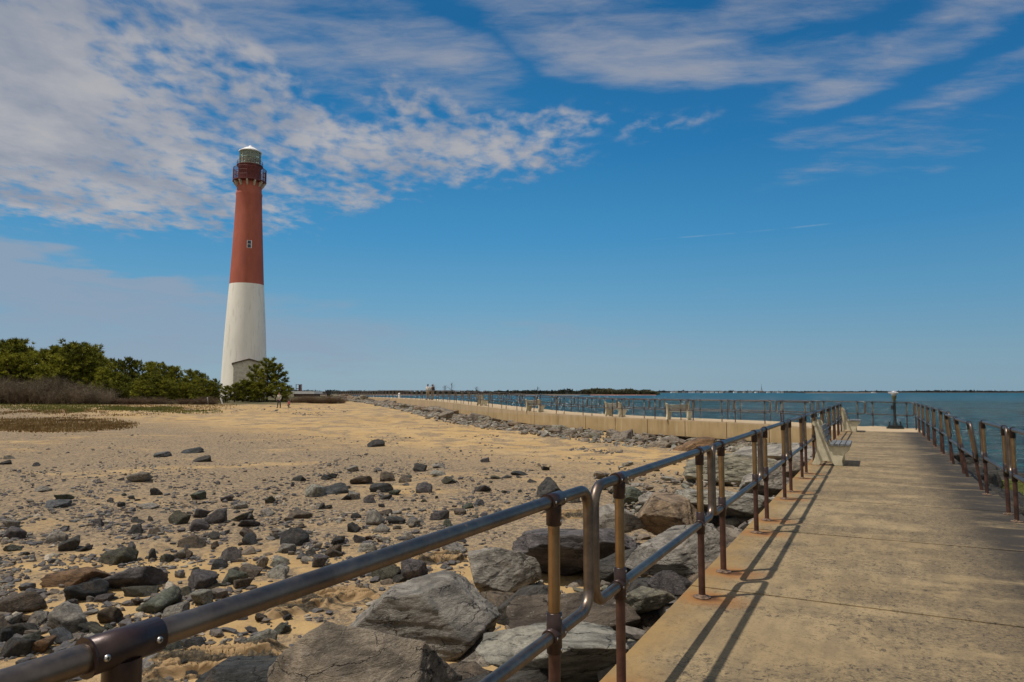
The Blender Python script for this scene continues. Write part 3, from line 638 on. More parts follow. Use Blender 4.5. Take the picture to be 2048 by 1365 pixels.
# large armour boulders beside the walkway, each with its own shape: (u, v, z of centre, width px, height factor, depth factor, material, seed, turn, label)
BIG = [
 (862, 1222, -1.0, 330, .46, .62, 'grey', 211, .25, 'large grey boulder with a flat sunlit top beside the first railing gap'),
 (765, 1345, -.80, 410, .62, .7, 'armour', 12, -.1, 'broad rounded brown grey boulder at the bottom edge by the lower rail'),
 (500, 1362, -1.15, 220, .5, .7, 'dark', 13, .4, 'dark grey boulder half out of frame under the long rail'),
 (1150, 1232, -.85, 340, .38, .7, 'brown', 14, .5, 'brown cracked boulder behind the first two loop ends'),
 (1128, 1300, -.62, 380, .30, .62, 'pale', 15, .1, 'pale speckled slab of rock touching the walkway edge'),
 (930, 1392, -.8, 340, .3, .6, 'dark', 16, .3, 'dark greenish slab lowest in the frame beneath the lower rail'),
 (985, 1128, -1.05, 170, .5, .8, 'grey', 17, .8, 'rough grey boulder behind the flat topped one'),
 (1170, 1098, -1.0, 270, .32, .6, 'purple', 18, -.2, 'long layered dark boulder seen through the first railing gap'),
 (1232, 1040, -.95, 130, .5, .8, 'grey', 19, .6, 'rounded brown boulder behind the second loop'),
 (1345, 1020, -.75, 170, .45, .9, 'armour', 20, .2, 'pale grey boulder below the second top rail'),
 (1355, 1095, -.62, 190, .42, .7, 'grey', 21, -.5, 'smooth slate grey boulder behind the third post'),
 (1345, 1165, -.5, 100, .6, .8, 'purple', 22, .3, 'small purple brown boulder tucked against the walkway edge'),
 (1290, 1195, -.62, 130, .35, .7, 'armour', 23, .0, 'small flat stone between brown boulder and walkway edge'),
 (1455, 1000, -.62, 200, .26, .8, 'pale', 24, .1, 'wide pale slab under the second lower rail'),
 (1470, 935, -.85, 210, .28, 1.0, 'armour', 25, .4, 'wide flat brown slab between the third and fourth posts'),
 (1565, 905, -.85, 170, .28, .9, 'grey', 26, -.3, 'low brown slab near the walkway corner'),
 (1540, 958, -.55, 120, .4, .8, 'grey', 27, .2, 'grey boulder hard against the walkway past the third loop'),
 (1398, 900, -1.1, 110, .45, .8, 'rust', 28, .3, 'sandy pink boulder under the jetty wall'),
 (1590, 925, -.45, 90, .5, .8, 'armour', 29, .9, 'pale boulder beside the nearest bench'),
 (1095, 980, -1.25, 64, .75, .8, 'dark', 30, .3, 'dark pointed boulder standing on sand above the first clamp'),
 (1135, 995, -1.3, 44, .6, .8, 'grey', 31, .1, 'small grey stone right beside the dark pointed boulder'),
 (1215, 965, -1.15, 40, .6, .8, 'olive', 32, .1, 'olive stone behind the second top clamp'),
 (1255, 990, -1.1, 60, .6, .8, 'green', 33, .1, 'greenish stone by the second loop'),
 (1300, 1000, -1.0, 70, .5, .8, 'grey', 34, 1.1, 'angular grey stone between two pale boulders'),
 (1640, 880, -.6, 80, .5, .8, 'grey', 35, .7, 'grey boulder behind the bench end'),
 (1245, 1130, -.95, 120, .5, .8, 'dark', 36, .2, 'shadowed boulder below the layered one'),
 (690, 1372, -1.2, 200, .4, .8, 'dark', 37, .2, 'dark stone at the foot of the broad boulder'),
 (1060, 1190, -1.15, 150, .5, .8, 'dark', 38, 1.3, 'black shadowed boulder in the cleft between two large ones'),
]
for (u, v, z, wp, hf, df, mt, sd, tr, lab) in BIG:
    x, y = gp(u, v, z); w = wp * y / F
    me = rock_mesh(sd, 6 if wp > 150 else 5, p=130, planes=9, rough=.06, strata=.03)
    inst('boulder', me, (x, y, z - .12 * w * hf), w * .56, w * df * .56, max(w * hf * .62, .12), (rnd.uniform(-.15, .15), rnd.uniform(-.15, .15), tr), lab, 'boulder', 'armour boulders beside the walkway', M[mt])

rf_ = np.random.RandomState(91)
for i in range(34):
    s_ = rf_.uniform(1.2, 16); d_ = rf_.uniform(.25, 3.4); x, y = ls(WL - d_, s_); w = rf_.uniform(.5, 1.0)
    me = rock_mesh(600 + i, 5, p=130, planes=8, rough=.06); z_ = -1.55 + max(0, .75 * (1 - d_ / 2.8))
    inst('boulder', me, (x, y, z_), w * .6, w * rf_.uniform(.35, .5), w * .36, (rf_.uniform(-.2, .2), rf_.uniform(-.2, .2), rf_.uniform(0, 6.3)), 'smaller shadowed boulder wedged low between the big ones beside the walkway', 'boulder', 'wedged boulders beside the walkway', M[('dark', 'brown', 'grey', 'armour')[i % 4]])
BASE = [rock_mesh(100 + i, 3, p=120, planes=6, rough=.05) for i in range(14)]
BASE4 = [rock_mesh(140 + i, 4, p=150, planes=7, rough=.06) for i in range(16)]
for me in BASE + BASE4: me.materials.append(M['mixed'])
# measured beach stones: crop coordinates (x, base y, w, h, colour); crop A origin (0,880), crop B origin (600,880), scale 2.814
A_ = [(908,97,85,35,'blue'),(1045,75,150,22,'dark'),(1118,122,110,32,'dark'),(770,238,125,55,'grey'),(290,383,130,45,'blue'),(365,335,80,25,'green'),(215,290,100,30,'grey'),(198,150,45,20,'dark'),(25,140,50,30,'dark'),(820,388,110,28,'grey'),
(975,475,95,65,'olive'),(545,490,60,55,'purple'),(755,530,75,60,'dark'),(748,560,85,35,'grey'),(865,535,80,40,'brown'),(1210,470,130,90,'purple'),(1110,440,100,50,'purple'),(1345,460,150,35,'olive'),(1115,510,110,60,'purple'),(1060,610,160,75,'brown'),
(990,670,100,60,'grey'),(320,575,110,80,'grey'),(370,625,100,95,'dark'),(450,630,70,30,'dark'),(650,705,220,115,'olive'),(450,810,300,90,'rust'),(470,900,220,120,'dark'),(750,840,300,90,'purple'),(800,880,160,70,'olive'),(50,560,120,70,'purple'),
(50,500,110,50,'grey'),(1290,690,110,100,'purple'),(850,680,50,70,'dark'),(1590,635,90,55,'grey'),(1650,595,150,120,'dark'),(1560,710,120,50,'pale'),(1465,730,80,80,'grey'),(1220,730,85,55,'dark'),(1000,775,75,50,'grey'),(1110,840,160,90,'purple'),
(1040,880,90,60,'olive'),(850,970,240,110,'green'),(980,920,70,75,'blue'),(960,1010,130,60,'grey'),(1130,930,120,80,'pale'),(1290,810,130,80,'green'),(1400,770,160,80,'brown'),(1550,780,110,75,'pale'),(1345,840,130,50,'brown'),(100,970,210,120,'brown'),
(30,1060,110,90,'grey'),(110,1110,160,120,'dark'),(370,1085,200,140,'grey'),(230,1030,100,60,'grey'),(320,1150,130,85,'blue'),(200,1200,140,90,'rust'),(610,1035,120,85,'brown'),(660,1030,50,45,'dark'),(520,1100,120,60,'olive'),(470,1100,60,50,'dark'),
(970,1240,210,70,'olive'),(1105,1180,120,55,'dark'),(1480,1180,150,110,'pale'),(1300,1215,80,50,'dark'),(1750,320,110,80,'pale'),(1690,230,70,40,'dark'),(1840,220,60,35,'dark'),(1880,300,160,50,'dark'),(1110,335,90,40,'green'),(1270,345,70,45,'purple'),
(1345,390,80,50,'grey'),(1520,360,70,50,'olive'),(1670,445,130,45,'brown'),(1400,490,120,40,'purple'),(1495,430,60,40,'grey'),(1900,590,60,55,'dark'),(1880,660,90,70,'brown'),(1780,720,100,70,'purple'),(1400,590,90,60,'dark'),(1540,560,60,40,'grey'),(1200,560,80,45,'dark'),(60,1230,150,110,'dark'),(0,1150,80,90,'dark'),(1180,900,60,40,'dark')]
B_ = [(420,38,95,45,'dark'),(1035,128,60,25,'purple'),(665,180,70,38,'dark'),(780,158,80,25,'grey'),(780,205,100,30,'pale'),(835,245,90,40,'olive'),(300,180,80,35,'grey'),(345,250,130,50,'brown'),(480,235,100,45,'brown'),(590,240,70,40,'brown'),(140,225,60,30,'dark'),
(300,335,70,50,'grey'),(460,295,120,60,'dark'),(385,355,60,55,'purple'),(530,310,60,35,'green'),(480,335,80,30,'dark'),(690,300,100,50,'purple'),(1020,292,110,28,'purple'),(1010,370,50,50,'blue'),(945,388,60,35,'green'),(895,420,90,50,'brown'),(800,450,90,50,'purple'),
(830,490,60,45,'green'),(485,430,90,50,'brown'),(320,440,60,30,'dark'),(430,480,90,100,'grey'),(540,470,100,40,'dark'),(640,490,80,40,'grey'),(290,520,70,60,'dark'),(470,520,90,45,'grey'),(1380,170,45,25,'dark'),(640,785,150,130,'purple'),(480,785,160,80,'olive'),
(220,590,60,50,'dark'),(330,580,70,60,'purple'),(360,630,120,50,'pale'),(195,655,90,60,'brown'),(470,575,80,40,'grey'),(600,560,70,50,'grey'),(90,620,60,45,'grey'),(60,655,70,40,'dark'),(1240,200,90,24,'dark'),(1160,215,70,20,'dark'),(1300,240,60,24,'dark'),(1100,220,60,20,'olive'),
(860,640,140,60,'grey'),(700,680,70,35,'dark'),(570,800,120,40,'dark')]
SIZEW = lambda w: 'small' if w < .16 else ('' if w < .3 else 'large')
COLN = {'blue': 'blue grey', 'dark': 'dark grey', 'grey': 'mid grey', 'green': 'greenish', 'olive': 'olive', 'purple': 'purple grey', 'brown': 'brown', 'rust': 'rusty orange', 'pale': 'pale patterned'}
def sand_hit(u, v):
    z = -1.45
    for _ in range(8):
        x, y = gp(u, v, z); z = gz(x, y)
    return x, y, z
seen = {}
def zone(u, v):
    a = 'left edge of the beach' if u < 130 else ('long rail' if v > 1120 and u < 720 else ('mid stone field' if v > 1000 else 'far stone field'))
    return a
for O, lst in ((0, A_), (600, B_)):
    for (cx, cy, w, h, col) in lst:
        u = O + cx / 2.814; v = 880 + cy / 2.814; x, y, z = sand_hit(u, v); wm = w / 2.814 * y / F; hm = h / 2.814 * y / F
        yc = y + wm * .25; k = rnd.randrange(len(BASE4)); me = BASE4[k]
        fl = 'flat' if h < w * .42 else ('upright' if h > w * .85 else 'angular')
        lab = '%s %s %s stone on sand, %s' % (SIZEW(wm), fl, COLN[col], zone(u, v)); lab = ' '.join(lab.split())
        seen.setdefault(lab, []).append((u, v)); n = len(seen[lab])
        if n > 1: lab += ', ' + ORD[n - 1]
        inst('beach_stone', me, (x, yc, z + hm * .18), wm * .52, wm * rnd.uniform(.36, .5), hm * rnd.uniform(.62, .78), (rnd.uniform(-.35, .35), rnd.uniform(-.35, .35), rnd.uniform(-.5, .5) + (math.pi if rnd.random() < .5 else 0)), lab, 'stone', 'loose stones on the beach', M[col])
# further countable stones scattered in the field
rs = np.random.RandomState(5)
cnt = 0
while cnt < 172:
    u = rs.uniform(-60, 1150); v = 905 + 460 * rs.beta(1.6, 1.6)
    den = math.exp(-((v - (1030 + .16 * (600 - u) * .3)) / 95) ** 2) * (.35 if u < 250 else 1) + .15 + (.5 if v > 1200 and u < 600 else 0)
    lim = 1160 - (v - 900) * 1.05 if v > 930 else 1000
    if u > lim or rs.rand() > den: continue
    x, y, z = sand_hit(u, v); w = rs.lognormal(math.log(.155), .38); w = min(w, .42)
    k = rs.randint(len(BASE)); h = w * rs.uniform(.3, .7)
    lab = 'small loose stone among many in the %s' % ('near stone field by the long rail' if v > 1150 else ('middle of the stone field' if v > 1000 else 'sparse far part of the stone field'))
    inst('beach_stone', BASE[k], (x, y, z + h * .18), w * .55, w * rs.uniform(.3, .5), h * .75, (rs.uniform(-.5, .5), rs.uniform(-.5, .5), rs.uniform(0, 6.3)), lab, 'stone', 'small loose stones, ' + lab[26:]); cnt += 1
# pebbles and rock chips nobody could count
def scatter(name, pts, label, mat, lev=1, seeds=6, seed0=300):
    geos = [rock_geo(seed0 + i, lev, p=20, planes=8, rough=.05) for i in range(seeds)]; Vs = []; Fs = []; b = 0; r = np.random.RandomState(seed0)
    for (x, y, z, w) in pts:
        V, Fc = geos[r.randint(seeds)]; a = r.uniform(0, 6.3); c, s = math.cos(a), math.sin(a)
        S = V * np.array([w * .5, w * .5 * r.uniform(.5, .95), w * .5 * r.uniform(.3, .75)])
        R = np.stack([S[:, 0] * c - S[:, 1] * s, S[:, 0] * s + S[:, 1] * c, S[:, 2]], 1) + np.array([x, y, z]); Vs.append(R); Fs.append(Fc + b); b += len(V)
    o = obj(name, npmesh(name, np.vstack(Vs), np.vstack(Fs), False), mat); return tag(o, label, None, None, 'stuff')
def island_mat(name, stops):
    m, t, p = material(name); g = t.node('ShaderNodeNewGeometry'); co = t.node('ShaderNodeTexCoord').outputs['Object']
    c = t.ramp(g.outputs['Random Per Island'], stops); c = t.mix(t.rng(t.noise(co, 25, 3), .3, .7), t.mix(1, c, (.6, .6, .6), 'MULTIPLY'), c)
    t.put(p.inputs['Base Color'], c); p.inputs['Roughness'].default_value = .85; p.inputs['Specular IOR Level'].default_value = .25; return m
M['chips'] = island_mat('stone_chips', [(0, (.075, .073, .074)), (.3, (.12, .11, .108)), (.55, (.16, .125, .088)), (.75, (.10, .096, .10)), (.9, (.21, .19, .155)), (1, (.40, .34, .26))])
def pebble_pts():
    r = np.random.RandomState(9); N = 110000
    u = r.uniform(-80, 1420, N); v = 868 + 540 * r.rand(N) ** 1.3
    cl = fbm(np.stack([u / 60, v / 22, u * 0], 1), 4, 31)
    den = 1.3 * np.exp(-((u - 120) / 260) ** 2 - ((v - 1250) / 130) ** 2) + .10 + 1.2 * np.exp(-((v - 1050) / 110) ** 2) + .5 * np.exp(-((v - 940) / 50) ** 2); den = den * np.clip(cl * 2.4 + .45, 0.02, 1)
    keep = (r.rand(N) < den * .42) & (u < np.where(v > 930, 1190 - (v - 900) * 1.05, 1080)); u, v = u[keep], v[keep]
    out = []
    z = np.full(len(u), -1.45)
    a = (u - CU) / F; t = (CV - v) / F; ry = math.cos(PIT) - t * math.sin(PIT); rw = math.sin(PIT) + t * math.cos(PIT)
    for _ in range(6):
        k = (z - EYE) / rw; x = a * k; y = ry * k; z = ground_z(x, y)
    w = r.lognormal(math.log(.060), .68, len(u)).clip(.02, .24)
    out = list(zip(x, y, z + w * .05, w))
    for (u0, u1, v0, v1, c, ww) in ((555, 690, 872, 882, 90, .10), (1140, 1245, 897, 907, 130, .16), (585, 650, 816, 821, 60, .2), (460, 700, 806, 812, 160, .16), (680, 900, 935, 946, 120, .07), (430, 560, 926, 934, 60, .07), (700, 1000, 850, 858, 60, .09), (300, 440, 822, 830, 60, .12), (1120, 1240, 915, 930, 40, .12)):
        for k in range(c):
            uu = r.uniform(u0, u1); vv = (v0 + v1) / 2 + (v1 - v0) * .35 * math.sin(uu / 21) + r.normal() * (v1 - v0) * .18; zz = -1.2
            for _ in range(6): xx, yy = gp(uu, vv, zz); zz = gz(xx, yy)
            out.append((xx, yy, zz, r.lognormal(math.log(ww), .4)))
    return out
pp = pebble_pts()
def medium_pts():
    r = np.random.RandomState(14); out = []
    while len(out) < 800:
        u = r.uniform(-60, 1150); v = r.uniform(955, 1365)
        if v > 930 and u > 1180 - (v - 900) * 1.05: continue
        cl = float(fbm([[u / 70, v / 26, 3.3]], 3, 61)[0]); den = math.exp(-((v - 1055) / 70) ** 2) * (1 if u > 240 else .5) + .9 * math.exp(-((u - 120) / 260) ** 2 - ((v - 1260) / 100) ** 2) + .08
        if r.rand() > den * min(1, max(0, cl * 2.5 + .45)): continue
        zz = -1.4
        for _ in range(5): xx, yy = gp(u, v, zz); zz = gz(xx, yy)
        w = min(r.lognormal(math.log(.135), .36), .28); out.append((xx, yy, zz + w * .08, w))
    return out
scatter('small_stones', medium_pts(), 'hundreds of smaller angular stones lying in drifts between the larger ones', M['chips'], 3, 10, 360)
scatter('pebbles', pp, 'pebbles, shells and stone chips scattered over the sand', M['chips'])

# armour stones along the foot of the jetty wall (beach side), graded by distance
arm = []
def along_inner():
    r = np.random.RandomState(21)
    fine = resample(catmull(PI_), .5, 420)
    off = offset(fine, -1.0)
    out = []
    for i, p in enumerate(fine):
        if p.y > 150: break
        n = Vector((off[i].x - p.x, off[i].y - p.y, 0))
        wd = np.interp(p.y, [30, 36, 42, 50, 60, 80, 110, 150], [4.2, 5.2, 4.2, 3.6, 3.4, 3.6, 4.2, 2.5])
        out.append((p, n, wd))
    return out
AL = along_inner(); r21 = np.random.RandomState(22); nb = 0; small = []
for i, (p, n, wd) in enumerate(AL):
    rows = 2 if p.y < 60 else 1
    for k in range(rows):
        if (p.y < 48 and i % 2 == 0) or (48 <= p.y < 85 and i % 4 == 0) or (p.y >= 85 and i % 7 == 0):
            d = r21.uniform(.15, .9) * wd * .8; q = p + n * d; g = gz(q.x, q.y); hl = (p.z - .80 - g) * (1 - d / wd) * .95
            w = r21.uniform(.5, 1.2) * (1.6 if p.y > 55 else .85)
            me = BASE4[r21.randint(len(BASE4))]
            ph = 'near the walkway corner' if p.y < 38 else ('below the first jetty benches' if p.y < 50 else 'along the far jetty wall')
            inst('armour_stone', me, (q.x, q.y, g + max(hl, 0) * .7 - .02), w * .6, w * r21.uniform(.4, .55), w * r21.uniform(.28, .4), (r21.uniform(-.25, .25), r21.uniform(-.25, .25), r21.uniform(0, 6.3)), 'rough grey brown armour stone in the rock band ' + ph, 'rock', 'armour stones ' + ph, M['armour']); nb += 1
    for k in range(14 if p.y < 55 else 8):
        d = wd * r21.rand() ** .8 * 1.05; q = p + n * d + Vector((r21.uniform(-.3, .3), r21.uniform(-.3, .3), 0)); g = float(np.interp(q.y, [15, 26, 38, 60, 77, 95, 130], [-1.5, -1.32, -1.05, -.62, -.27, .1, .35])); w = r21.lognormal(math.log(.30 if p.y < 55 else .42), .35)
        small.append((q.x, q.y, g + max(0, (p.z - .86 - g) * (1 - d / wd)) * .9, min(w, .8)))
# loose rubble between the near boulders too
for s in np.arange(1.5, 31, .14):
    for k in range(7):
        d = r21.uniform(.0, 3.6); x, y = ls(WL - d, s); w = r21.lognormal(math.log(.19), .45)
        small.append((x, y, -1.5 + max(0, .85 * (1 - d / 2.6)) + r21.uniform(-.05, .05), min(w, .55)))
# apron of stones between beach and corner
for k in range(900):
    u = r21.uniform(1010, 1560); v = r21.uniform(885, 1040)
    if u < 1240 - (v - 890) * .2 + 40 * math.sin(v / 13): continue
    x, y = gp(u, v, -1.25); small.append((x, y, -1.28 + r21.uniform(0, .12), min(r21.lognormal(math.log(.19), .45), .6)))
M['rubble'] = island_mat('rubble', [(0, (.16, .14, .12)), (.25, (.26, .235, .20)), (.5, (.22, .165, .115)), (.7, (.15, .15, .12)), (.9, (.36, .33, .27)), (1, (.28, .24, .19))])
scatter('rubble', small, 'broken grey and brown rubble filling gaps of the revetment', M['rubble'], 2, 8, 400)
# sea side stones below the right-hand railing
r23 = np.random.RandomState(31)
for i, s in enumerate(np.arange(2, 36, .95)):
    for k, (d0, zz) in enumerate(((.55, -.85), (.6, -1.55), (1.4, -1.25), (1.6, -1.95), (2.6, -1.85), (3.5, -2.2))):
        d = d0 + r23.uniform(-.3, .3); x, y = ls(WR + d, s + r23.uniform(-.3, .3)); w = r23.uniform(.9, 1.5)
        alg = (k >= 4); zz = zz - (.45 if s > 14.5 else .1)
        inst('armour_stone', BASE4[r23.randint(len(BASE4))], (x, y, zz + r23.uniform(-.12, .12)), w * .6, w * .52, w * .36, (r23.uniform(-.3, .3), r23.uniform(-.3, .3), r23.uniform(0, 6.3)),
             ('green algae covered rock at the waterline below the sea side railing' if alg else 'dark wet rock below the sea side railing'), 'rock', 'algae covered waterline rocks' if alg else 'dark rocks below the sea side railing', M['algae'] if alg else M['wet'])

for n_, (u, v, z, wp, mt) in enumerate(((2030, 968, -1.95, 110, 'algae'), (2085, 985, -1.85, 150, 'algae'), (1995, 950, -1.7, 85, 'wet'), (1958, 930, -1.75, 70, 'wet'), (2070, 1045, -1.3, 150, 'wet'), (2015, 1005, -1.4, 110, 'wet'), (2060, 960, -2.1, 90, 'algae'), (1925, 915, -1.8, 60, 'wet'))):
    x, y = gp(u, v, z); w = wp * y / F
    inst('armour_stone', BASE4[n_], (x, y, z - .2), w * .6, w * .5, w * .26, (.1, .1, n_ * 1.3), ('wide rock coated in bright green algae at the waterline, sea side' if mt == 'algae' else 'big near black wet rock behind the leaning sea side rail'), 'rock', 'algae coated rocks' if mt == 'algae' else 'near black rocks', M[mt])
# ------------------------------------------------------------------ half-buried erosion fabric
def fabric(cx, cy, ang, L, W, seed, label):
    n, m = 110, 80; U, V = np.meshgrid(np.linspace(-.5, .5, m), np.linspace(-.5, .5, n)); c, s = math.cos(ang), math.sin(ang)
    e = np.stack([U.ravel() * 4, V.ravel() * 4, U.ravel() * 0 + seed], 1); wob = fbm(e, 3, seed) * .12
    X = cx + (U.ravel() * L) * c - (V.ravel() * W * (1 + wob)) * s; Y = cy + (U.ravel() * L) * s + (V.ravel() * W * (1 + wob)) * c
    q = np.stack([U.ravel() * 1.4 + wob * 2, V.ravel() * 7 + U.ravel() * 2 + wob * 9, U.ravel() * 0 + seed], 1)
    rid = 1 - np.abs(fbm(q, 3, seed + 2)) * 2.6; rid = np.clip(rid, 0, 1) ** 2.2
    ed = np.clip((.5 - np.maximum(np.abs(U.ravel()), np.abs(V.ravel()))) * 7, 0, 1)
    Z = ground_z(X, Y) - .02 + ed * (.015 + rid * .15) + fbm(q * 2, 2, 4) * .012
    idx = np.arange(n * m).reshape(n, m); Fc = np.stack([idx[:-1, :-1], idx[:-1, 1:], idx[1:, 1:], idx[1:, :-1]], -1).reshape(-1, 4)
    o = obj('erosion_fabric', npmesh('erosion_fabric', np.stack([X, Y, Z], 1), Fc, True), M['fabric']); tag(o, label, 'fabric', 'torn erosion fabric sheets')
    sm = o.modifiers.new('s', 'SOLIDIFY'); sm.thickness = .006; sm.offset = -1
def fab_mat():
    m, t, p = material('sandy_fabric'); co = t.node('ShaderNodeTexCoord').outputs['Object']
    n = t.noise(t.scale(co, .35, 2.6, 1, (0, 0, -.45)), 2.4, 6, .68, .5); c = t.mix(t.rng(n, .45, .52), (.30, .195, .095), (.045, .036, .024)); c = t.mix(t.rng(t.noise(co, 30, 3), .4, .7, 0, .35), c, (.3, .22, .12))
    t.put(p.inputs['Base Color'], c); p.inputs['Roughness'].default_value = .95; bump(t, p, t.noise(t.scale(co, 1, 3, 1, (0, 0, .5)), 14, 4, .6), .5, .02); return m
M['fabric'] = fab_mat()
for (u, v, ang, L, W, sd, lab) in ((640, 1205, .55, 1.9, 1.0, 3, 'sandy torn fabric sheet folded beside the flat topped boulder'), (430, 1335, .35, 1.6, .7, 4, 'dark torn fabric strip in the sand under the long rail'), (1150, 1030, .2, 1.7, .8, 5, 'crumpled fabric on sand seen through the first railing gap'), (880, 1120, .3, 1.0, .5, 6, 'small ruffled fabric piece by the rough grey boulder')):
    x, y = gp(u, v, -1.45); fabric(x, y, ang, L, W, sd, lab)

# ------------------------------------------------------------------ lighthouse
def lighthouse():
    Y0 = 144.8; A0 = ray(499, 293); X0 = -55.35
    def zv(v, u=497): a, y, w = ray(u, v); return EYE + w * Y0 / y
    def rv(v, l, r): a, y, w = ray(497, v); return (r - l) / 2 / F * Y0 / y
    t = thing('lighthouse', 'tall lighthouse with white lower half and red upper half', 'lighthouse', (X0, Y0, 0))
    wm, wt, wp = material('white_paint'); co = wt.node('ShaderNodeTexCoord').outputs['Object']
    c = wt.mix(wt.rng(wt.noise(wt.scale(co, 1, 1, .3), .5, 6, .65), .35, .7), (.90, .85, .75), (.82, .77, .67)); c = wt.mix(wt.rng(wt.noise(wt.scale(co, 1, 1, .12), 1.6, 5, .7), .52, .68, 0, .5), c, (.56, .50, .42)); br = wt.node('ShaderNodeTexBrick'); br.inputs['Scale'].default_value = 1.0; wt.put(br.inputs['Vector'], wt.comb(wt.m('MULTIPLY', wt.m('ARCTAN2', wt.xyz(co)[1], wt.xyz(co)[0]), 4.4), wt.xyz(co)[2], 0)); c = wt.mix(.12, c, wt.mix(br.outputs['Fac'], c, (.4, .37, .33)))
    wt.put(wp.inputs['Base Color'], c); wp.inputs['Roughness'].default_value = .7; bump(wt, wp, wt.noise(co, 6, 4), .3, .03)
    rm, rt, rp = material('red_paint'); co = rt.node('ShaderNodeTexCoord').outputs['Object']
    c = rt.mix(rt.rng(rt.noise(rt.scale(co, 1, 1, .4), .6, 6, .65), .35, .7), (.44, .108, .058), (.36, .086, .048)); c = rt.mix(rt.rng(rt.noise(rt.scale(co, 1, 1, .1), 2, 5, .7), .56, .7, 0, .3), c, (.26, .07, .04))
    rt.put(rp.inputs['Base Color'], c); rp.inputs['Roughness'].default_value = .7; bump(rt, rp, rt.noise(co, 6, 4), .3, .03)
    dr = simple('dark_red_iron', (.17, .035, .028), .5, 0, .25, 3); cr = simple('cream_bracket', (.55, .46, .34), .7)
    mb = MB(); mb.lathe([(rv(790, 445.5, 535.8), -.5), (rv(765, 448, 534), zv(765)), (rv(700, 452, 532.8), zv(700)), (rv(640, 457, 531.3), zv(640)), (rv(570.5, 463.2, 528.5), zv(570.5))], 72); obj('shaft_base', mb.me('shaft_base'), wm, t)
    mb = MB(); mb.lathe([(rv(570.5, 463.3, 528.4) , zv(570.5) + .003), (rv(500, 468.2, 526.3), zv(500)), (rv(430, 472.6, 524), zv(430)), (rv(395, 474.2, 523.1), zv(395)), (rv(391, 473.6, 523.8), zv(391.5)), (rv(389, 473.6, 523.8), zv(389.5)), (rv(387, 475, 522.6), zv(386)), (rv(367, 476.6, 522), zv(362))], 72); obj('shaft', mb.me('shaft'), rm, t)
    zg = zv(365); rg = rv(365, 467.6, 532.6)
    mb = MB(); mb.lathe([(rg * .6, zg - .35), (rg * .98, zg - .1), (rg, zg - .05), (rg, zg + .12), (rg * .96, zg + .14)], 12, False, ph=.2); g = obj('gallery', mb.me('gallery'), dr, t)
    for k in range(12):
        a = 2 * math.pi * k / 12 + .2; R = Matrix.Rotation(a, 4, 'Z'); mb = MB(); r0 = rv(367, 476.6, 522) - .05
        Mx = R @ Matrix(((1, 0, 0, 0), (0, 0, 1, 0), (0, 1, 0, 0), (0, 0, 0, 1)))
        mb.prism([(r0, zg - 1.25), (r0 + .25, zg - 1.2), (rg * .93, zg - .4), (rg * .93, zg - .12), (r0, zg - .36)], -.16, .16, Mx); obj('bracket', mb.me('bracket'), cr, t)
    rr = rg * .97; hr = zv(340) - zg
    mb = MB(); N = 12
    P = [(rr * math.cos(2 * math.pi * k / N + .2), rr * math.sin(2 * math.pi * k / N + .2)) for k in range(N)]
    for k in range(N):
        a, b = P[k], P[(k + 1) % N]
        mb.tube([(*a, zg), (*a, zg + hr)], .06, 6)
        for z in (.35, .68, 1.0): mb.tube([(*a, zg + hr * z), (*b, zg + hr * z)], .045, 6)
        for j in range(1, 8):
            x = a[0] + (b[0] - a[0]) * j / 8; y = a[1] + (b[1] - a[1]) * j / 8; mb.tube([(x, y, zg), (x, y, zg + hr)], .028, 5)
    obj('gallery_railing', mb.me('gallery_railing'), dr, t)
    wr = rv(347, 478.4, 521.4); mb = MB(); mb.lathe([(wr, zg + .1), (wr, zv(337)), (wr * 1.08, zv(336)), (wr * 1.08, zv(333.5))], 36); obj('watch_room', mb.me('watch_room'), dr, t)
    lr = rv(320, 480.3, 519.8); z0, z1 = zv(333), zv(305)
    gm, gt, gpn = material('lantern_glass'); gpn.inputs['Base Color'].default_value = (.75, .85, .75, 1); gpn.inputs['Roughness'].default_value = .08; gpn.inputs['Transmission Weight'].default_value = .75; gpn.inputs['IOR'].default_value = 1.1
    mb = MB(); mb.lathe([(lr * .97, z0 + .35), (lr * .97, z1)], 16, False); obj('lantern_glass', mb.me('lantern_glass'), gm, t)
    mg = simple('grey_green_mullion', (.30, .32, .22), .5, 0, .2)
    mb = MB(); mb.lathe([(lr, z0), (lr, z0 + .4), (lr * .9, z0 + .41)], 16, False); mb.lathe([(lr * .9, z1 - .32), (lr, z1 - .3), (lr, z1)], 16, False)
    for k in range(16):
        a = 2 * math.pi * k / 16; mb.tube([(lr * math.cos(a), lr * math.sin(a), z0 + .3), (lr * math.cos(a), lr * math.sin(a), z1)], .07, 6)
    for z in (.5,): mb.lathe([(lr * .97, z0 + (z1 - z0) * z), (lr * 1.01, z0 + (z1 - z0) * z + .02), (lr * .97, z0 + (z1 - z0) * z + .1)], 16, False)
    obj('lantern_frame', mb.me('lantern_frame'), mg, t)
    mb = MB(); mb.lathe([(.5, z0), (.6, z0 + .8), (.95, z0 + 1.3), (.95, z1 - .9), (.5, z1 - .5)], 20); obj('lens', mb.me('lens'), simple('lens_glass', (.22, .25, .2), .2, 0, .3, 5), t)
    rw = simple('white_roof', (.85, .82, .80), .5, 0, .06); ze = zv(305)
    mb = MB(); er = rv(305, 478.8, 522.4); mb.lathe([(er * .98, ze - .1), (er, ze + .05), (er * .72, ze + .45), (er * .42, zv(297)), (er * .16, zv(294.6)), (er * .15, zv(293)), (.01, zv(291.5))], 36); obj('roof', mb.me('roof'), rw, t)
    mb = MB(); r2 = rv(330, 474.5, 525.4); mb.lathe([(lr, zv(334)), (r2 * .98, zv(334)), (r2 * .98, zv(333))], 24, False)
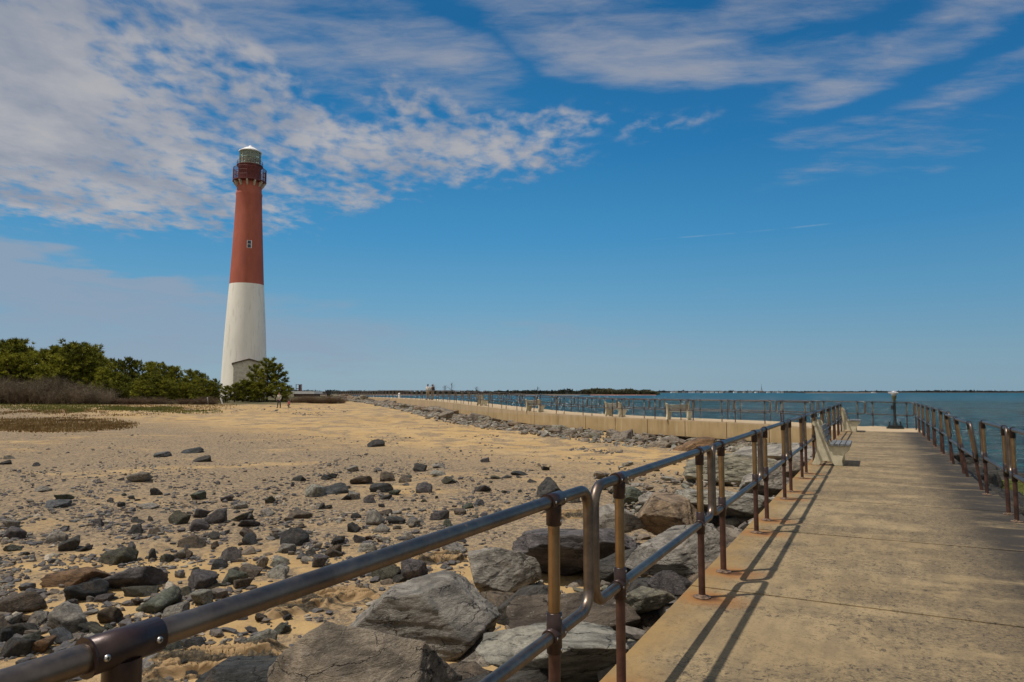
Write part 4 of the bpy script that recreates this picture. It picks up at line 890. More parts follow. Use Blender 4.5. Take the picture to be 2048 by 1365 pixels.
    for k in range(16):
        a, b = 2 * math.pi * k / 16, 2 * math.pi * (k + 1) / 16; x, y = r2 * .95 * math.cos(a), r2 * .95 * math.sin(a); mb.tube([(x, y, zv(334)), (x, y, zv(325))], .035, 5)
        for v in (325, 329): mb.tube([(x, y, zv(v)), (r2 * .95 * math.cos(b), r2 * .95 * math.sin(b), zv(v))], .03, 5)
    obj('lantern_gallery', mb.me('lantern_gallery'), dr, t)
    # window facing the beach
    rr_ = rv(494, 468.8, 526); a = math.atan2(-Y0, -X0) + .10; cx, cy = math.cos(a), math.sin(a)
    R = Matrix(((-cy, cx, 0, rr_ * cx * .985), (cx, cy, 0, rr_ * cy * .985), (0, 0, 1, zv(494)), (0, 0, 0, 1)))
    mb = MB(); mb.box(-.46, .46, -.2, .10, -.80, .78, R); f = obj('window', mb.me('window'), simple('window_frame_white', (.78, .76, .72), .5), t)
    mb = MB(); mb.box(-.37, .30, -.1, .115, .05, .72, R); mb.box(-.37, .30, -.1, .115, -.74, -.05, R); obj('pane', mb.me('pane'), simple('dark_pane', (.03, .035, .06), .15), f)
    # gabled entry house
    hw = simple('entry_wall', (.58, .53, .42), .8, 0, .12, 2); da = math.atan2(-Y0, -X0); Rz = Matrix.Rotation(da, 4, 'Z')
    zr, ze2 = zv(723), zv(729.5); half = 2.85; xf = 7.4
    def H(poly, x0, x1, mb):
        Mx = Rz @ Matrix(((0, 0, 1, 0), (1, 0, 0, .85), (0, 1, 0, 0), (0, 0, 0, 1))); mb.prism(poly, x0, x1, Mx)
    k = Y0 / Y0
    mb = MB(); H([(-half, -.5), (half, -.5), (half, ze2), (0, zr), (-half, ze2)], 1.5, xf, mb); hb = obj('entry_house', mb.me('entry_house'), hw, t)
    mb = MB(); H([(-half - .35, ze2 - .22), (0, zr + .02), (half + .35, ze2 - .22), (half + .35, ze2 + .0), (0, zr + .26), (-half - .35, ze2 + .0)], 1.5, xf + .35, mb); obj('entry_roof', mb.me('entry_roof'), simple('brown_eaves', (.10, .07, .05), .7), t)
lighthouse()

# ------------------------------------------------------------------ pines and scrub
M['pine'] = foliage_mat('pine_needles', [(.028, .036, .008), (.17, .175, .020), (.40, .38, .045)], .55)
M['bark'] = simple('pine_bark', (.07, .05, .038), .9, 0, .4, 6, .02)
M['twig'] = foliage_mat('bare_twigs', [(.06, .042, .026), (.13, .098, .065), (.30, .24, .165)], .8)
M['twigred'] = foliage_mat('reddish_twigs', [(.09, .055, .035), (.14, .09, .06), (.22, .17, .10)], .8)
def pine_mesh(seed, kind):
    """unit-height pine: returns crown mesh, trunk mesh. kind 0 bushy, 1 flat-topped, 2 open with rising limbs"""
    r = np.random.RandomState(seed); tr = MB(); H = 7.0; lean = r.uniform(-.4, .4, 2)
    tp = lambda h: Vector((lean[0] * (h / H) ** 1.5, lean[1] * (h / H) ** 1.5, h))
    tr.tube([tp(h) for h in np.linspace(0, H * .95, 8)], list(np.linspace(.16, .03, 8)), 8)
    V = []; Fc = []; nT = 0
    def tuft(c, d, L, n):
        nonlocal nT
        d = Vector(d).normalized()
        for k in range(n):
            q = Vector(r.normal(size=3)); q.normalize(); a = (d * .95 + q * .85).normalized(); l = L * r.uniform(.7, 1.15); w = a.cross(Vector(r.normal(size=3))).normalized() * (.035 + .03 * r.rand())
            b = Vector(c) + a * L * .05
            V.extend([b - w, b + w, b + a * l]); Fc.append((nT, nT + 1, nT + 2)); nT += 3
    nl = 46 if kind != 2 else 30
    for i in range(nl):
        f = (i + r.rand()) / nl; h = H * (.07 + .9 * f)
        if kind == 0: ln = 2.9 * math.sqrt(max(.05, 1 - f ** 2.2)) * r.uniform(.45, 1.25)
        elif kind == 1: ln = (1.6 + 1.3 * math.exp(-((f - .82) / .16) ** 2)) * r.uniform(.6, 1.05) * (1 if f < .93 else .6)
        else: ln = 3.2 * (1 - f) ** .55 * r.uniform(.55, 1.2) + .25
        az = i * 2.4 + r.uniform(-.5, .5); up = .18 + .5 * f + (.25 if kind == 2 else 0)
        p0 = tp(h); pts = [p0]; dr = Vector((math.cos(az), math.sin(az), up * .4)).normalized()
        for k in range(4): dr = (dr + Vector((0, 0, up * .22))).normalized(); pts.append(pts[-1] + dr * ln / 4)
        tr.tube(pts, list(np.linspace(.05, .015, 5)), 5)
        nt = int(7 + ln * 6)
        for k in range(nt):
            s = r.uniform(.22, 1) ** .8; s = s * (len(pts) - 1); j = min(int(s), 3); c = pts[j].lerp(pts[j + 1], s - j)
            sd = Vector(r.normal(size=3)) * ln * .10; sd.z = abs(sd.z) * .8; c = c + sd * (1.0 if kind != 2 else .7)
            tuft(c, dr + Vector((0, 0, .5)) + Vector(r.normal(size=3)) * .3, r.uniform(.34, .55), 11)
    for q in range(5): tuft(tp(H * (.80 + .04 * q)) + Vector((r.normal() * .12, r.normal() * .12, 0)), (0, 0, 1), .5, 12)
    tuft(tp(H * .97), (0, 0, 1), .6, 24)
    V = np.array([tuple(v) for v in V]); zk = 7.0 / V[:, 2].max(); V[:, 2] *= zk; tr.v = [(a, b, c * zk) for a, b, c in tr.v]
    return npmesh('crown', V, np.array(Fc), False), tr.me('trunk')
PM = [pine_mesh(50 + i, k) for i, k in enumerate((0, 0, 0, 1, 2, 0, 2))]
for c, t_ in PM: c.materials.append(M['pine']); t_.materials.append(M['bark'])
def pine(u, vtop, Y, kind, wf, label, group, vbase=None):
    a, y, w = ray(u, vtop); x = a * Y / y; zt = EYE + w * Y / y; zb = gz(x, Y) - .1; h = (zt - zb) / 7.0 * 1.0
    t = thing('pine_tree', label, 'tree', (x, Y, zb), rnd.uniform(0, 6.3), group); c, tk = PM[kind]
    obj('crown', c, None, t); obj('trunk', tk, None, t); t.scale = (h * wf, h * wf, h); return t
sky_u = [-120, 0, 35, 65, 100, 118, 150, 185, 205, 240, 270, 300, 330, 370, 400, 425, 445]; sky_v = [675, 673, 674, 694, 690, 683, 680, 688, 706, 714, 710, 716, 722, 729, 734, 750, 775]
gA = 'pines in the grove beside the lighthouse'; i = 0
for u in range(-150, 440, 17):
    uu = u + rnd.uniform(-6, 6); vt = float(np.interp(uu, sky_u, sky_v)) + rnd.uniform(-1, 7); k = rnd.choice([0, 1, 2, 5])
    pine(uu, vt, rnd.uniform(103, 114), k, rnd.uniform(.6, .82), 'tall green pine on the skyline of the grove, %s from its left end' % ORD[i], gA); i += 1
i = 0
for u in range(-150, 450, 24):
    uu = u + rnd.uniform(-8, 8); vt = float(np.interp(uu, sky_u, sky_v)) + rnd.uniform(18, 40); pine(uu, min(vt, 775), rnd.uniform(96, 101), rnd.choice([0, 1, 2, 5]), rnd.uniform(.8, 1.1), 'bushy yellow green pine in the front row of the grove, %s from its left end' % ORD[i], gA); i += 1
i = 0
for u in range(215, 450, 24):
    pine(u + rnd.uniform(-6, 6), 757 + rnd.uniform(-5, 10), rnd.uniform(92, 94), rnd.choice([0, 1, 2]), 1.25, 'low spreading pine at the sandy foot of the grove, %s from its left end' % ORD[i], gA); i += 1
pine(155, 676, 101, 3, 1.05, 'flat topped pine standing highest above the grove', gA)
pine(15, 672, 100, 5, .95, 'tall dark pine at the left edge of the view', gA)
pine(536, 712, 97, 4, 1.05, 'open pine with rising limbs in front of the lighthouse base', gA)
pine(512, 726, 99, 6, .9, 'darker pine close behind the open limbed one', gA)
pine(555, 724, 98, 6, 1.1, 'wide limbed pine right of the lighthouse base', gA)
for n_, (u, vt) in enumerate(((452, 770), (470, 765), (487, 758), (503, 760), (565, 765), (520, 762))):
    pine(u, vt, 95.5, (0, 2, 1)[n_ % 3], 1.3, 'small shrubby pine at the foot of the lighthouse, %s from its left' % ORD[n_], gA)
def shrub_mesh(seed, up):
    r = np.random.RandomState(seed); V = []; Fc = []; n = 0
    def seg(a, b, w0, w1):
        nonlocal n
        d = (b - a).normalized(); s = d.cross(Vector((r.normal(), r.normal(), r.normal() * .3))).normalized(); V.extend([a - s * w0, a + s * w0, b + s * w1, b - s * w1]); Fc.append((n, n + 1, n + 2, n + 3)); n += 4
    for k in range(170):
        a = r.uniform(0, 6.28); rad = r.uniform(0, 1.0); p = Vector((math.cos(a) * rad, math.sin(a) * rad, 0)); d = Vector((math.cos(a) * r.uniform(0, .6), math.sin(a) * r.uniform(0, .6), 1)).normalized(); L = r.uniform(.5, 1.0) * up
        for j in range(4):
            q = p + d * L / 4; seg(p, q, .022 * (1 - j / 5), .022 * (1 - (j + 1) / 5)); p = q; d = (d + Vector(r.normal(size=3)) * .22).normalized()
            for m_ in range(3): e = (d + Vector(r.normal(size=3)) * .6).normalized(); seg(p, p + e * L * .22, .010, .004)
    return npmesh('bare_shrub', np.array([tuple(v) for v in V]), np.array(Fc), False)
SM = [shrub_mesh(70 + i, 3.0) for i in range(4)]
for m_ in SM: m_.materials.append(M['twig'])
i = 0
for row, (Yr, vt0) in enumerate(((90, 756), (87.5, 766))):
    for u in range(-130, 215, 17):
        uu = u + rnd.uniform(-5, 5); Y = Yr + rnd.uniform(-.8, .8); vt = vt0 + max(0, uu - 110) * .13 + rnd.uniform(-6, 6)
        a, y, w = ray(uu, vt); x = a * Y / y; zt = EYE + w * Y / y; zb = gz(x, Y) - .05
        o = obj('bare_shrub', SM[rnd.randrange(4)], None, None, (x, Y, zb), (0, 0, rnd.uniform(0, 6))); s = max(.25, (zt - zb) / 3.15) * rnd.uniform(.72, 1.12); o.scale = (s * 1.2, s * 1.1, s)
        tag(o, 'leafless grey brown shrub in the %s row left of the grove, %s from the left' % (('back', 'front')[row], ORD[i % 21]), 'shrub', 'leafless shrubs before the pines'); i += 1
i = 0
for u in list(range(205, 440, 14)) + list(range(590, 690, 13)):
    uu = u + rnd.uniform(-4, 4); Y = 89 if u < 500 else 92; a, y, w = ray(uu, (796 if u < 500 else 793) + rnd.uniform(-3, 4)); x = a * Y / y; zt = EYE + w * Y / y; zb = gz(x, Y) - .05
    o = obj('bare_shrub', SM[rnd.randrange(4)], None, None, (x, Y, zb), (0, 0, rnd.uniform(0, 6))); s = max(.12, (zt - zb) / 3.0); o.scale = (s * 2.6, s * 1.6, s)
    o.material_slots[0].link = 'OBJECT'; o.material_slots[0].material = M['twigred']
    tag(o, ('low reddish brush at the foot of the pines, %s from the left' if u < 500 else 'low brown brush beside the start of the jetty, %s from the left') % ORD[i if u < 500 else i - 17], 'shrub', 'low reddish brush'); i += 1
# grass patches
def grass(name, spots, h, cols, label, seed):
    r = np.random.RandomState(seed); V = []; Fc = []; n = 0
    for (u0, u1, v0, v1, cnt) in spots:
        U = r.uniform(u0, u1, cnt); Vv = v0 + (v1 - v0) * r.rand(cnt); cu, cv = (u0 + u1) / 2, (v0 + v1) / 2
        k = ((U - cu) / (u1 - u0) * 2) ** 2 + ((Vv - cv) / (v1 - v0) * 2) ** 2 < r.uniform(.5, 1.1, cnt); U, Vv = U[k], Vv[k]
        a = (U - CU) / F; t = (CV - Vv) / F; ry = math.cos(PIT) - t * math.sin(PIT); rw = math.sin(PIT) + t * math.cos(PIT); z = np.full(len(U), -.4)
        for _ in range(12): kk = (z - EYE) / rw; x = a * kk; y = np.clip(ry * kk, 5, 100); x = a / ry * y; z = ground_z(x, y)
        for xx, yy, zz in zip(x, y, z):
            hh = h * r.uniform(.5, 1.2); w = r.uniform(.02, .05); an = r.uniform(0, 3.14); dx, dy = math.cos(an) * w, math.sin(an) * w; l1, l2 = r.normal(size=2) * hh * .4
            V += [(xx - dx, yy - dy, zz - .01), (xx + dx, yy + dy, zz - .01), (xx + l1, yy + l2, zz + hh)]; Fc.append((n, n + 1, n + 2)); n += 3
    tag(obj(name, npmesh(name, np.array(V), np.array(Fc), False), foliage_mat(name + '_blades', cols, .3)), label, None, None, 'stuff')
grass('green_grass', [(190, 370, 812, 823, 9000), (-60, 230, 802, 812, 12000), (480, 700, 797, 805, 9000), (300, 450, 822, 828, 1200), (130, 170, 820, 828, 800), (60, 120, 815, 830, 500)], .20, [(.07, .085, .018), (.13, .14, .03), (.24, .21, .07)], 'low green dune grass in patches at the top of the beach', 5)
grass('dry_grass', [(-80, 280, 836, 866, 16000), (-40, 220, 822, 834, 2600), (200, 480, 800, 812, 7000), (60, 330, 826, 834, 900)], .16, [(.13, .075, .025), (.20, .125, .045), (.30, .21, .09)], 'dry brown grass tufts on the left of the beach', 6)

# ------------------------------------------------------------------ far shores
def far_land():
    gm = simple('far_soil', (.055, .05, .035), .95, 0, .3, .02); sm = simple('far_sand', (.34, .22, .14), .95, 0, .2, .02)
    def strip(name, pts, depth, h0, mat, label, seed=0):
        mb = MB(); n = len(pts)
        V = []; 
        for (x, y, h) in pts: V += [(x, y, -2.4), (x, y + depth * .15, -2.2 + h), (x, y + depth, -2.2 + h), (x, y + depth * 1.2, -2.4)]
        mb.add(V, [(i * 4 + k, (i + 1) * 4 + k, (i + 1) * 4 + k + 1, i * 4 + k + 1) for i in range(n - 1) for k in range(3)], True)
        tag(obj(name, mb.me(name), mat), label, None, None, 'structure')
    X = lambda u, Y: (u - CU) / F * Y
    strip('near_island', [(X(u, 820), 820 + 20 * math.sin(u / 90), .5 + .7 * (1 if u < 1290 else .2)) for u in range(-200, 1330, 30)], 160, 0, gm, 'low wooded island across the channel')
    strip('island_beach', [(X(u, 800), 800, .55) for u in range(1180, 1320, 12)], 20, 0, simple('red_sand', (.30, .12, .075), .95, 0, .2, .05), 'reddish beach at the tip of the island')
    strip('island_shore', [(X(u, 812), 811, .35) for u in range(560, 1180, 30)], 10, 0, sm, 'pale shore strip of the island')
    strip('far_shore', [(X(u, 2600), 2600, 2.0) for u in range(1000, 3000, 80)], 300, 0, gm, 'long low shore on the horizon')
    strip('far_sandbar', [(X(u, 2450), 2450 , .9) for u in range(1610, 1765, 12)], 40, 0, sm, 'pale sand bar below the far shore')
    r = np.random.RandomState(77); 
    def woods(name, u0, u1, Y, dpt, cnt, top, sz, label, cols):
        V = []; Fc = []; n = 0
        U = np.sort(r.uniform(u0, u1, cnt)); tops = (fbm(np.stack([U / 12, U * 0, U * 0], 1), 4, 5) * .5 + .5) ** 1.3
        for u, tp in zip(U, tops):
            y = Y + r.uniform(0, dpt); x = X(u, Y) ; z = -2 + 1 + r.rand() * top(u) * (.35 + tp * .9)
            for k in range(4):
                q = r.normal(size=(3, 3)) * sz + np.array([x, y, z]); V += [tuple(a) for a in q]; Fc.append((n, n + 1, n + 2)); n += 3
        tag(obj(name, npmesh(name, np.array(V), np.array(Fc), False), foliage_mat(name + '_leaves', cols, .02)), label, None, None, 'stuff')
    dk = [(.018, .022, .013), (.035, .036, .022), (.065, .058, .035)]
    woods('island_woods', -150, 1175, 850, 60, 9000, lambda u: np.interp(u, [0, 560, 800, 1000, 1175], [5, 4.8, 4.2, 5.0, 6.0]), .8, 'dark scrubby woods covering the island', dk)
    woods('island_tip_woods', 1170, 1318, 850, 50, 3500, lambda u: np.interp(u, [1170, 1200, 1290, 1318], [6.0, 6.6, 5.6, 2.0]), .8, 'olive woods at the tip of the island', [(.05, .05, .03), (.08, .078, .04), (.12, .11, .055)])
    woods('far_shore_woods', 1000, 2900, 2680, 60, 9000, lambda u: 5.0 + 1.5 * math.sin(u / 70) + (2.5 if u > 1860 else 0), 2.2, 'thin dark line of woods on the far shore', [(.018, .022, .022), (.03, .034, .034), (.045, .048, .045)])
    # bare trees standing clear of the island woods
    bt = simple('bare_branch', (.08, .07, .06), .9)
    for n_, (u, vt) in enumerate(((868, 768), (903, 766), (953, 774), (890, 771), (1075, 774))):
        Y = 845; a, y, w = ray(u, vt); zt = EYE + w * Y / y; mb = MB(); H = zt + 1.5; rr = np.random.RandomState(n_ + 3)
        mb.tube([(0, 0, 0), (.2, 0, H * .3), (.3, 0, H * .9)], [.35, .25, .08], 6)
        t = thing('bare_tree', 'leafless tree rising above the island woods, %s from the left' % ORD[n_], 'tree', (X(u, Y), Y, -1.5), 0, 'leafless trees on the island'); obj('trunk', mb.me('trunk'), bt, t)
        mb = MB()
        for k in range(26):
            z = H * rr.uniform(.3, .9); d = Vector((rr.normal(), rr.normal(), 1.1)).normalized(); p = Vector((.25, 0, z)); L = (H - z) * .9 + .8
            mb.tube([p, p + d * L * .5, p + d * L + Vector((0, 0, .2))], [.12, .08, .03], 4)
        obj('crown', mb.me('crown'), bt, t)
    # houses on the far shore
    hm = [simple('house_white', (.75, .75, .74), .7), simple('house_cream', (.6, .52, .42), .7), simple('house_grey', (.35, .36, .38), .7)]; rf = simple('house_roof', (.10, .09, .09), .8); wn = simple('house_window', (.04, .05, .06), .3)
    hu = [1345, 1352, 1366, 1378, 1386, 1395, 1408, 1416, 1424, 1432, 1441, 1453, 1470, 1488, 1499, 1512, 1536, 1548, 1556, 1563, 1746]
    nm = {}
    for n_, u in enumerate(hu):
        Y = 2560; w = rnd.uniform(7, 13); h = rnd.uniform(2.5, 4.5); c = n_ % 3 if n_ % 4 else 0
        t = thing('house', '%s house on the far shore, %s from the left' % (('white', 'cream', 'grey')[c], ORD[n_]), 'house', (X(u, Y), Y, -1.2), rnd.uniform(-.3, .3), 'houses on the far shore')
        mb = MB(); mb.box(-w / 2, w / 2, 0, 8, -1, h); obj('wall', mb.me('wall'), hm[c], t)
        mb = MB(); mb.prism([(-.5, h), (8.5, h), (4, h + 2.0)], -w / 2 - .4, w / 2 + .4, Matrix(((0, 0, 1, 0), (1, 0, 0, 0), (0, 1, 0, 0), (0, 0, 0, 1)))); obj('roof', mb.me('roof'), rf, t)
        for q in (-.25, .25): mb = MB(); mb.box(w * q - .6, w * q + .6, -.06, .02, h * .4, h * .75); obj('window', mb.me('window'), wn, t)
    # lattice mast
    Y = 2590; t = thing('radio_mast', 'slender lattice mast standing on a squat base on the horizon', 'mast', (X(1522, Y), Y, -1)); mm = simple('mast_steel', (.16, .15, .15), .6)
    H = EYE + (HZ - 769) / F * Y + 1
    mb = MB()
    for sx, sy in ((-1, -1), (1, -1), (1, 1), (-1, 1)): mb.tube([(sx * 3.2, sy * 3.2, 0), (sx * 1.0, sy * 1.0, H * .45), (sx * .25, sy * .25, H * .75)], [.4, .35, .3], 5)
    for z in (.15, .3, .45, .6):
        s = 3.2 - (z / .75) * 2.9
        mb.tube([(-s, -s, H * z), (s, -s, H * z), (s, s, H * z), (-s, s, H * z), (-s, -s, H * z)], .25, 4)
    obj('lattice', mb.me('lattice'), mm, t); mb = MB(); mb.tube([(0, 0, H * .7), (0, 0, H)], [.5, .3], 6); obj('antenna', mb.me('antenna'), mm, t)
    mb = MB(); mb.box(-8, 8, -5, 5, 0, 5.5); mb.lathe([(5.5, 5.5), (4.5, 8), (1.5, 9.5), (.05, 10)], 16); obj('base', mb.me('base'), mm, t)
far_land()

# ------------------------------------------------------------------ things at the start of the jetty
def start_things():
    br = simple('dark_brown_wood', (.09, .045, .032), .8, 0, .25, 3); wh = simple('white_board', (.72, .70, .68), .6)
    def px(u, v, Y): a, y, w = ray(u, v); return a * Y / y, EYE + w * Y / y
    Y = 160; x0, z1 = px(588, 789, Y); x1, _ = px(626, 789, Y); _, zt = px(600, 783, Y)
    t = thing('pavilion', 'low brown pavilion with a white roof edge beside the pine', 'building', (x0, Y, .4))
    L = x1 - x0; mb = MB(); mb.box(0, L, 0, 6, 0, zt - .6 - .4); obj('wall', mb.me('wall'), br, t)
    mb = MB(); mb.box(-.4, L + .4, -.5, 6.5, zt - .4 - .6, zt - .4); obj('roof', mb.me('roof'), wh, t)
    for f in (.2, .5, .8): mb = MB(); mb.box(L * f - .5, L * f + .5, -.05, .02, .7, 1.3); obj('window', mb.me('window'), simple('pavilion_window', (.2, .12, .1), .3), t)
    # stair tower frame
    Y = 165; xa, zb = px(592, 782, Y); xb, za = px(603.5, 769, Y); t = thing('lookout_frame', 'small dark framed lookout rising above the pavilion roof', 'structure', (xa, Y, zb - 1)); w = xb - xa; h = za - zb + 1
    mb = MB()
    for X_ in (0, w * .5, w * .82, w): mb.box(X_ - .06, X_ + .06, -.06, .06, 0, h)
    mb.box(w * .48, w * .84, .1, .3, 0, h - .15); mb.box(0, w, -.05, .05, h * .55, h * .62); mb.box(0, w, -.05, .05, h - .14, h - .05); obj('frame', mb.me('frame'), br, t)
    # litter bin
    Y = 150; x, _ = px(660, 790, Y); bi = simple('dark_bin', (.05, .04, .025), .6); g = .52
    t = thing('litter_bin', 'dark slatted litter bin at the start of the jetty rail', 'bin', (x, Y - 1.0, g)); mb = MB(); mb.lathe([(.42, 0), (.45, .1), (.45, 1.0), (.40, 1.05)], 14); obj('body', mb.me('body'), bi, t); mb = MB(); mb.lathe([(.48, 1.0), (.46, 1.12), (.2, 1.2), (.02, 1.22)], 14); obj('lid', mb.me('lid'), bi, t)
    # leaning white posts at the edge of the brush
    for u, vb, vt, ln, lab in ((445.5, 799, 791, -.35, 'short white post leaning left at the foot of the lighthouse pines'), (416.5, 798, 789, -.12, 'thin weathered white stake at the edge of the brush')):
        Y = 88.5; x, z0 = px(u, vb, Y); _, z1 = px(u, vt, Y); mb = MB(); h = (z1 - z0) + .3; mb.box(-.07, .07, -.03, .03, -.2, h); mb.prism([(-.07, h), (.07, h), (0, h + .08)], -.03, .03, Matrix(((1, 0, 0, 0), (0, 0, 1, 0), (0, 1, 0, 0), (0, 0, 0, 1))))
        o = obj('marker_post', mb.me('marker_post'), wh, None, (x, Y, gz(x, Y)), (0, ln, 0)); tag(o, lab, 'post')
    # white bollard on the jetty
    i = min(range(len(inner)), key=lambda k: abs(inner[k].y - 100)); p = inner[i]; q = outer[i].lerp(p, .25); mb = MB(); mb.lathe([(.16, 0), (.16, .6), (.12, .7), (.02, .74)], 12); o = obj('bollard', mb.me('bollard'), wh, None, (q.x, q.y, q.z)); tag(o, 'short white bollard on the jetty beyond the couple', 'bollard')
start_things()

# ------------------------------------------------------------------ people
def skin_obj(name, J, E, mat, parent, sub=1, root=0):
    me = bpy.data.meshes.new(name); me.from_pydata([j[0] for j in J], E, []); o = bpy.data.objects.new(name, me); C.objects.link(o)
    md = o.modifiers.new('k', 'SKIN'); md.use_smooth_shade = True
    for v, j in zip(me.skin_vertices[0].data, J): v.radius = (j[1], j[2] if len(j) > 2 else j[1])
    me.skin_vertices[0].data[root].use_root = True
    s = o.modifiers.new('s', 'SUBSURF'); s.levels = sub; s.render_levels = sub
    dg = bpy.context.evaluated_depsgraph_get(); m2 = bpy.data.meshes.new_from_object(o.evaluated_get(dg)); m2.name = name
    bpy.data.objects.remove(o); m2.materials.clear(); return obj(name, m2, mat, parent)
SKIN = simple('skin', (.45, .27, .19), .6, 0, .05)
def person(loc, rz, label, top, bot, hair, h=1.72, stoop=0.0, arm=(.1, .1), stride=.12, crouch=False, extra=None):
    k = h / 1.72; t = thing('person', label, 'person', loc, rz)
    def p(x, y, z): return (x * k, (y + (stoop * max(0, z - .9) ** 1.0)) * k, z * k)
    hz = .55 if crouch else .93; dz = hz - .93
    def q(x, y, z): return p(x, y, z + dz)
    kn = (lambda s: p(s * .13, .26, .42)) if crouch else (lambda s: p(s * .1, s * stride * .5 + .02, .49))
    ft = (lambda s: p(s * .12, -.02, .08)) if crouch else (lambda s: p(s * .11, s * stride, .08))
    J = [(q(0, 0, .95), .125 * k, .095 * k), (q(0, 0, 1.12), .12 * k, .085 * k), (q(0, 0, 1.32), .14 * k, .09 * k), (q(0, 0, 1.45), .06 * k), (q(0, .01, 1.52), .052 * k), (q(0, .02, 1.60), .078 * k, .09 * k), (q(0, .015, 1.69), .06 * k, .07 * k)]
    E = [(0, 1), (1, 2), (2, 3), (3, 4), (4, 5), (5, 6)]
    arms = {}
    for s, a in ((-1, arm[0]), (1, arm[1])):
        b = len(J); J += [(q(s * .19, 0, 1.39), .052 * k), (q(s * .24, .02, 1.12), .042 * k), (q(s * (.22 - a * .3), .04 + a, .90 + a * .3), .030 * k), (q(s * (.21 - a * .3), .07 + a, .84 + a * .3), .034 * k, .018 * k)]; E += [(2, b), (b, b + 1), (b + 1, b + 2), (b + 2, b + 3)]; arms[s] = b
        for f in range(4):
            c = len(J); dx = (f - 1.5) * .018; J += [(q(s * (.21 - a * .3) + dx, .085 + a, .79 + a * .3), .008 * k), (q(s * (.21 - a * .3) + dx, .10 + a, .765 + a * .3 + abs(f - 1.4) * .008), .007 * k)]; E += [(b + 3, c), (c, c + 1)]
        c = len(J); J += [(q(s * (.19 - a * .3), .11 + a, .83 + a * .3), .009 * k)]; E += [(b + 3, c)]
    legs = {}
    for s in (-1, 1):
        b = len(J); J += [(q(s * .09, 0, .88), .085 * k), (kn(s), .06 * k), (ft(s), .042 * k), (tuple(np.array(ft(s)) + np.array((0, .15 * k, -.045 * k))), .038 * k, .03 * k)]; E += [(0, b), (b, b + 1), (b + 1, b + 2), (b + 2, b + 3)]; legs[s] = b
    skin_obj('body', J, E, SKIN, t)
    # face features
    hd = Vector(J[5][0]); mb = MB(); mb.lathe([(.012 * k, -.02 * k), (.016 * k, 0), (.006 * k, .03 * k)], 8); n = obj('nose', mb.me('nose'), SKIN, t); n.location = hd + Vector((0, .092 * k, -.01 * k))
    for s in (-1, 1):
        mb = MB(); mb.lathe([(.002, -.012 * k), (.012 * k, 0), (.002, .012 * k)], 8); e = obj('eye', mb.me('eye'), M['black'], t); e.location = hd + Vector((s * .03 * k, .082 * k, .02 * k))
        mb = MB(); mb.lathe([(.004, -.03 * k), (.016 * k, 0), (.006, .03 * k)], 8); e = obj('ear', mb.me('ear'), SKIN, t); e.location = hd + Vector((s * .082 * k, 0, 0))
    mb = MB(); mb.box(-.022 * k, .022 * k, 0, .006, -.004, .004); e = obj('mouth', mb.me('mouth'), simple('lips', (.3, .1, .09)), t); e.location = hd + Vector((0, .084 * k, -.045 * k))
    # clothes
    T = [(J[i][0], J[i][1] * 1.13 + .006, (J[i][2] if len(J[i]) > 2 else J[i][1]) * 1.18 + .006) for i in (0, 1, 2, 3)]; TE = [(0, 1), (1, 2), (2, 3)]
    for s in (-1, 1):
        b = arms[s]; c = len(T); T += [(J[b][0], .066 * k), (J[b + 1][0], .055 * k), (J[b + 2][0], .042 * k)]; TE += [(2, c), (c, c + 1), (c + 1, c + 2)]
    skin_obj('jacket', T, TE, top, t)
    L = [(J[0][0], .140 * k, .108 * k)]; LE = []
    for s in (-1, 1):
        b = legs[s]; c = len(L); L += [(J[b][0], .098 * k), (J[b + 1][0], .075 * k), (tuple(Vector(J[b + 2][0]) + Vector((0, 0, .02))), .06 * k)]; LE += [(0, c), (c, c + 1), (c + 1, c + 2)]
    skin_obj('trousers', L, LE, bot, t)
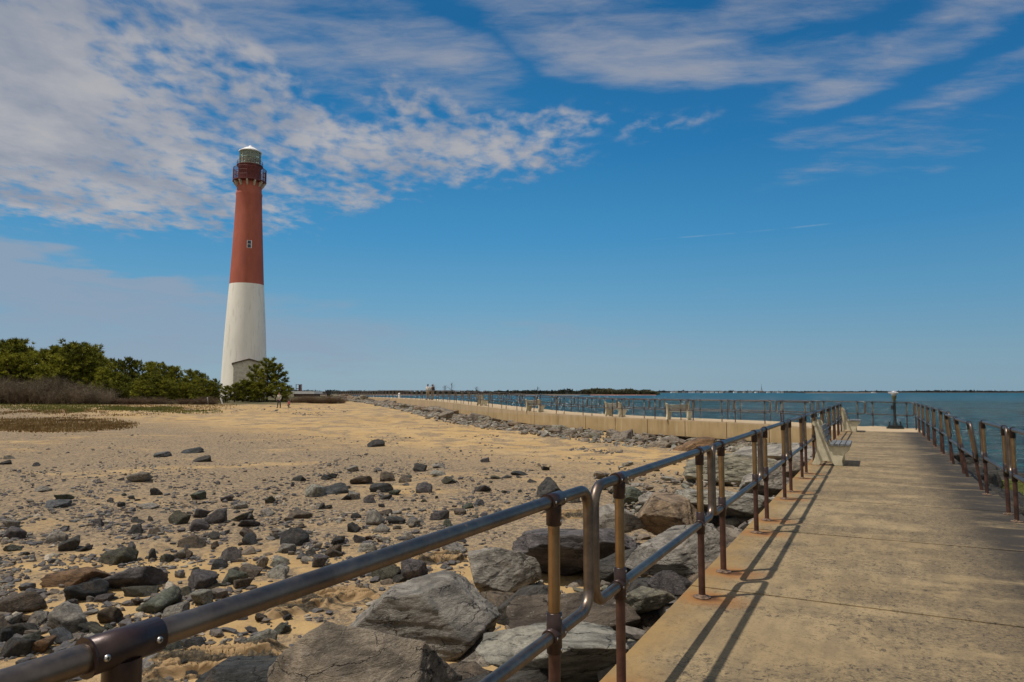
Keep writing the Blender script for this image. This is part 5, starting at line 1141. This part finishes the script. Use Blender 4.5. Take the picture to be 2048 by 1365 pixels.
    for s in (-1, 1):
        f = Vector(J[legs[s] + 2][0]); mb = MB(); mb.tube([f + Vector((0, -.05, -.035)) * k, f + Vector((0, .04, -.03)) * k, f + Vector((0, .17, -.045)) * k], [.042 * k, .05 * k, .034 * k], 10); obj('shoe', mb.me('shoe'), M['black'], t)
    V, Fc = ico(3); V = V.copy(); Fk = [f for f in Fc.tolist() if np.mean(V[f, 2] - .9 * V[f, 1]) > -.15]; V2 = V * np.array([.094, .108, .115]) * k + np.array(hd) + np.array([0, -.008, .022 * k]); obj('hair', npmesh('hair', V2, np.array(Fk), True), hair, t)
    if extra == 'pack': mb = MB(); mb.box(-.15, .15, -.28, -.10, 1.05, 1.45); obj('backpack', mb.me('backpack'), simple('dark_pack', (.05, .03, .035)), t)
    return t
hb = simple('brown_hair', (.05, .03, .02), .7); hg = simple('grey_cap', (.35, .33, .30), .7)
x, y, z = sand_hit(560, 818.5); y = 77; x = (560 - CU) / F * y / 1.0; person((x, y, gz(x, y)), 2.9, 'adult in pale grey jacket and dark trousers standing on the sand', simple('pale_jacket', (.38, .36, .30)), simple('navy_trousers', (.02, .025, .045)), hb)
x = (580 - CU) / F * 78; person((x, 78, gz(x, 78)), 1.4, 'small child in a bright pink top bending down on the sand', simple('pink_top', (.62, .07, .12)), simple('grey_green_trousers', (.14, .15, .13)), hb, 1.12, .5, (.2, .2), .05, True)
iC = min(range(len(inner)), key=lambda k: abs(CU + F * inner[k].x / inner[k].y - 838)); pc = inner[iC]; dC = (inner[iC + 1] - pc).normalized(); nC = Vector((dC.y, -dC.x, 0)); q1 = pc + nC * .9
person((q1.x, q1.y, q1.z), -.5, 'person in a white jacket and khaki trousers standing on the jetty close to a companion', simple('white_jacket', (.62, .60, .56)), simple('khaki_trousers', (.33, .27, .17)), hb, 1.78, 0, (.1, .12), .18)
q2 = q1 + Vector((.52, .15, 0)); person((q2.x, q2.y, q2.z), .6, 'person in a beige top with dark backpack on the jetty beside the one in white', simple('beige_top', (.42, .36, .27)), simple('tan_trousers', (.36, .29, .18)), simple('auburn_hair', (.16, .06, .04)), 1.76, 0, (.25, .1), .1, False, 'pack')
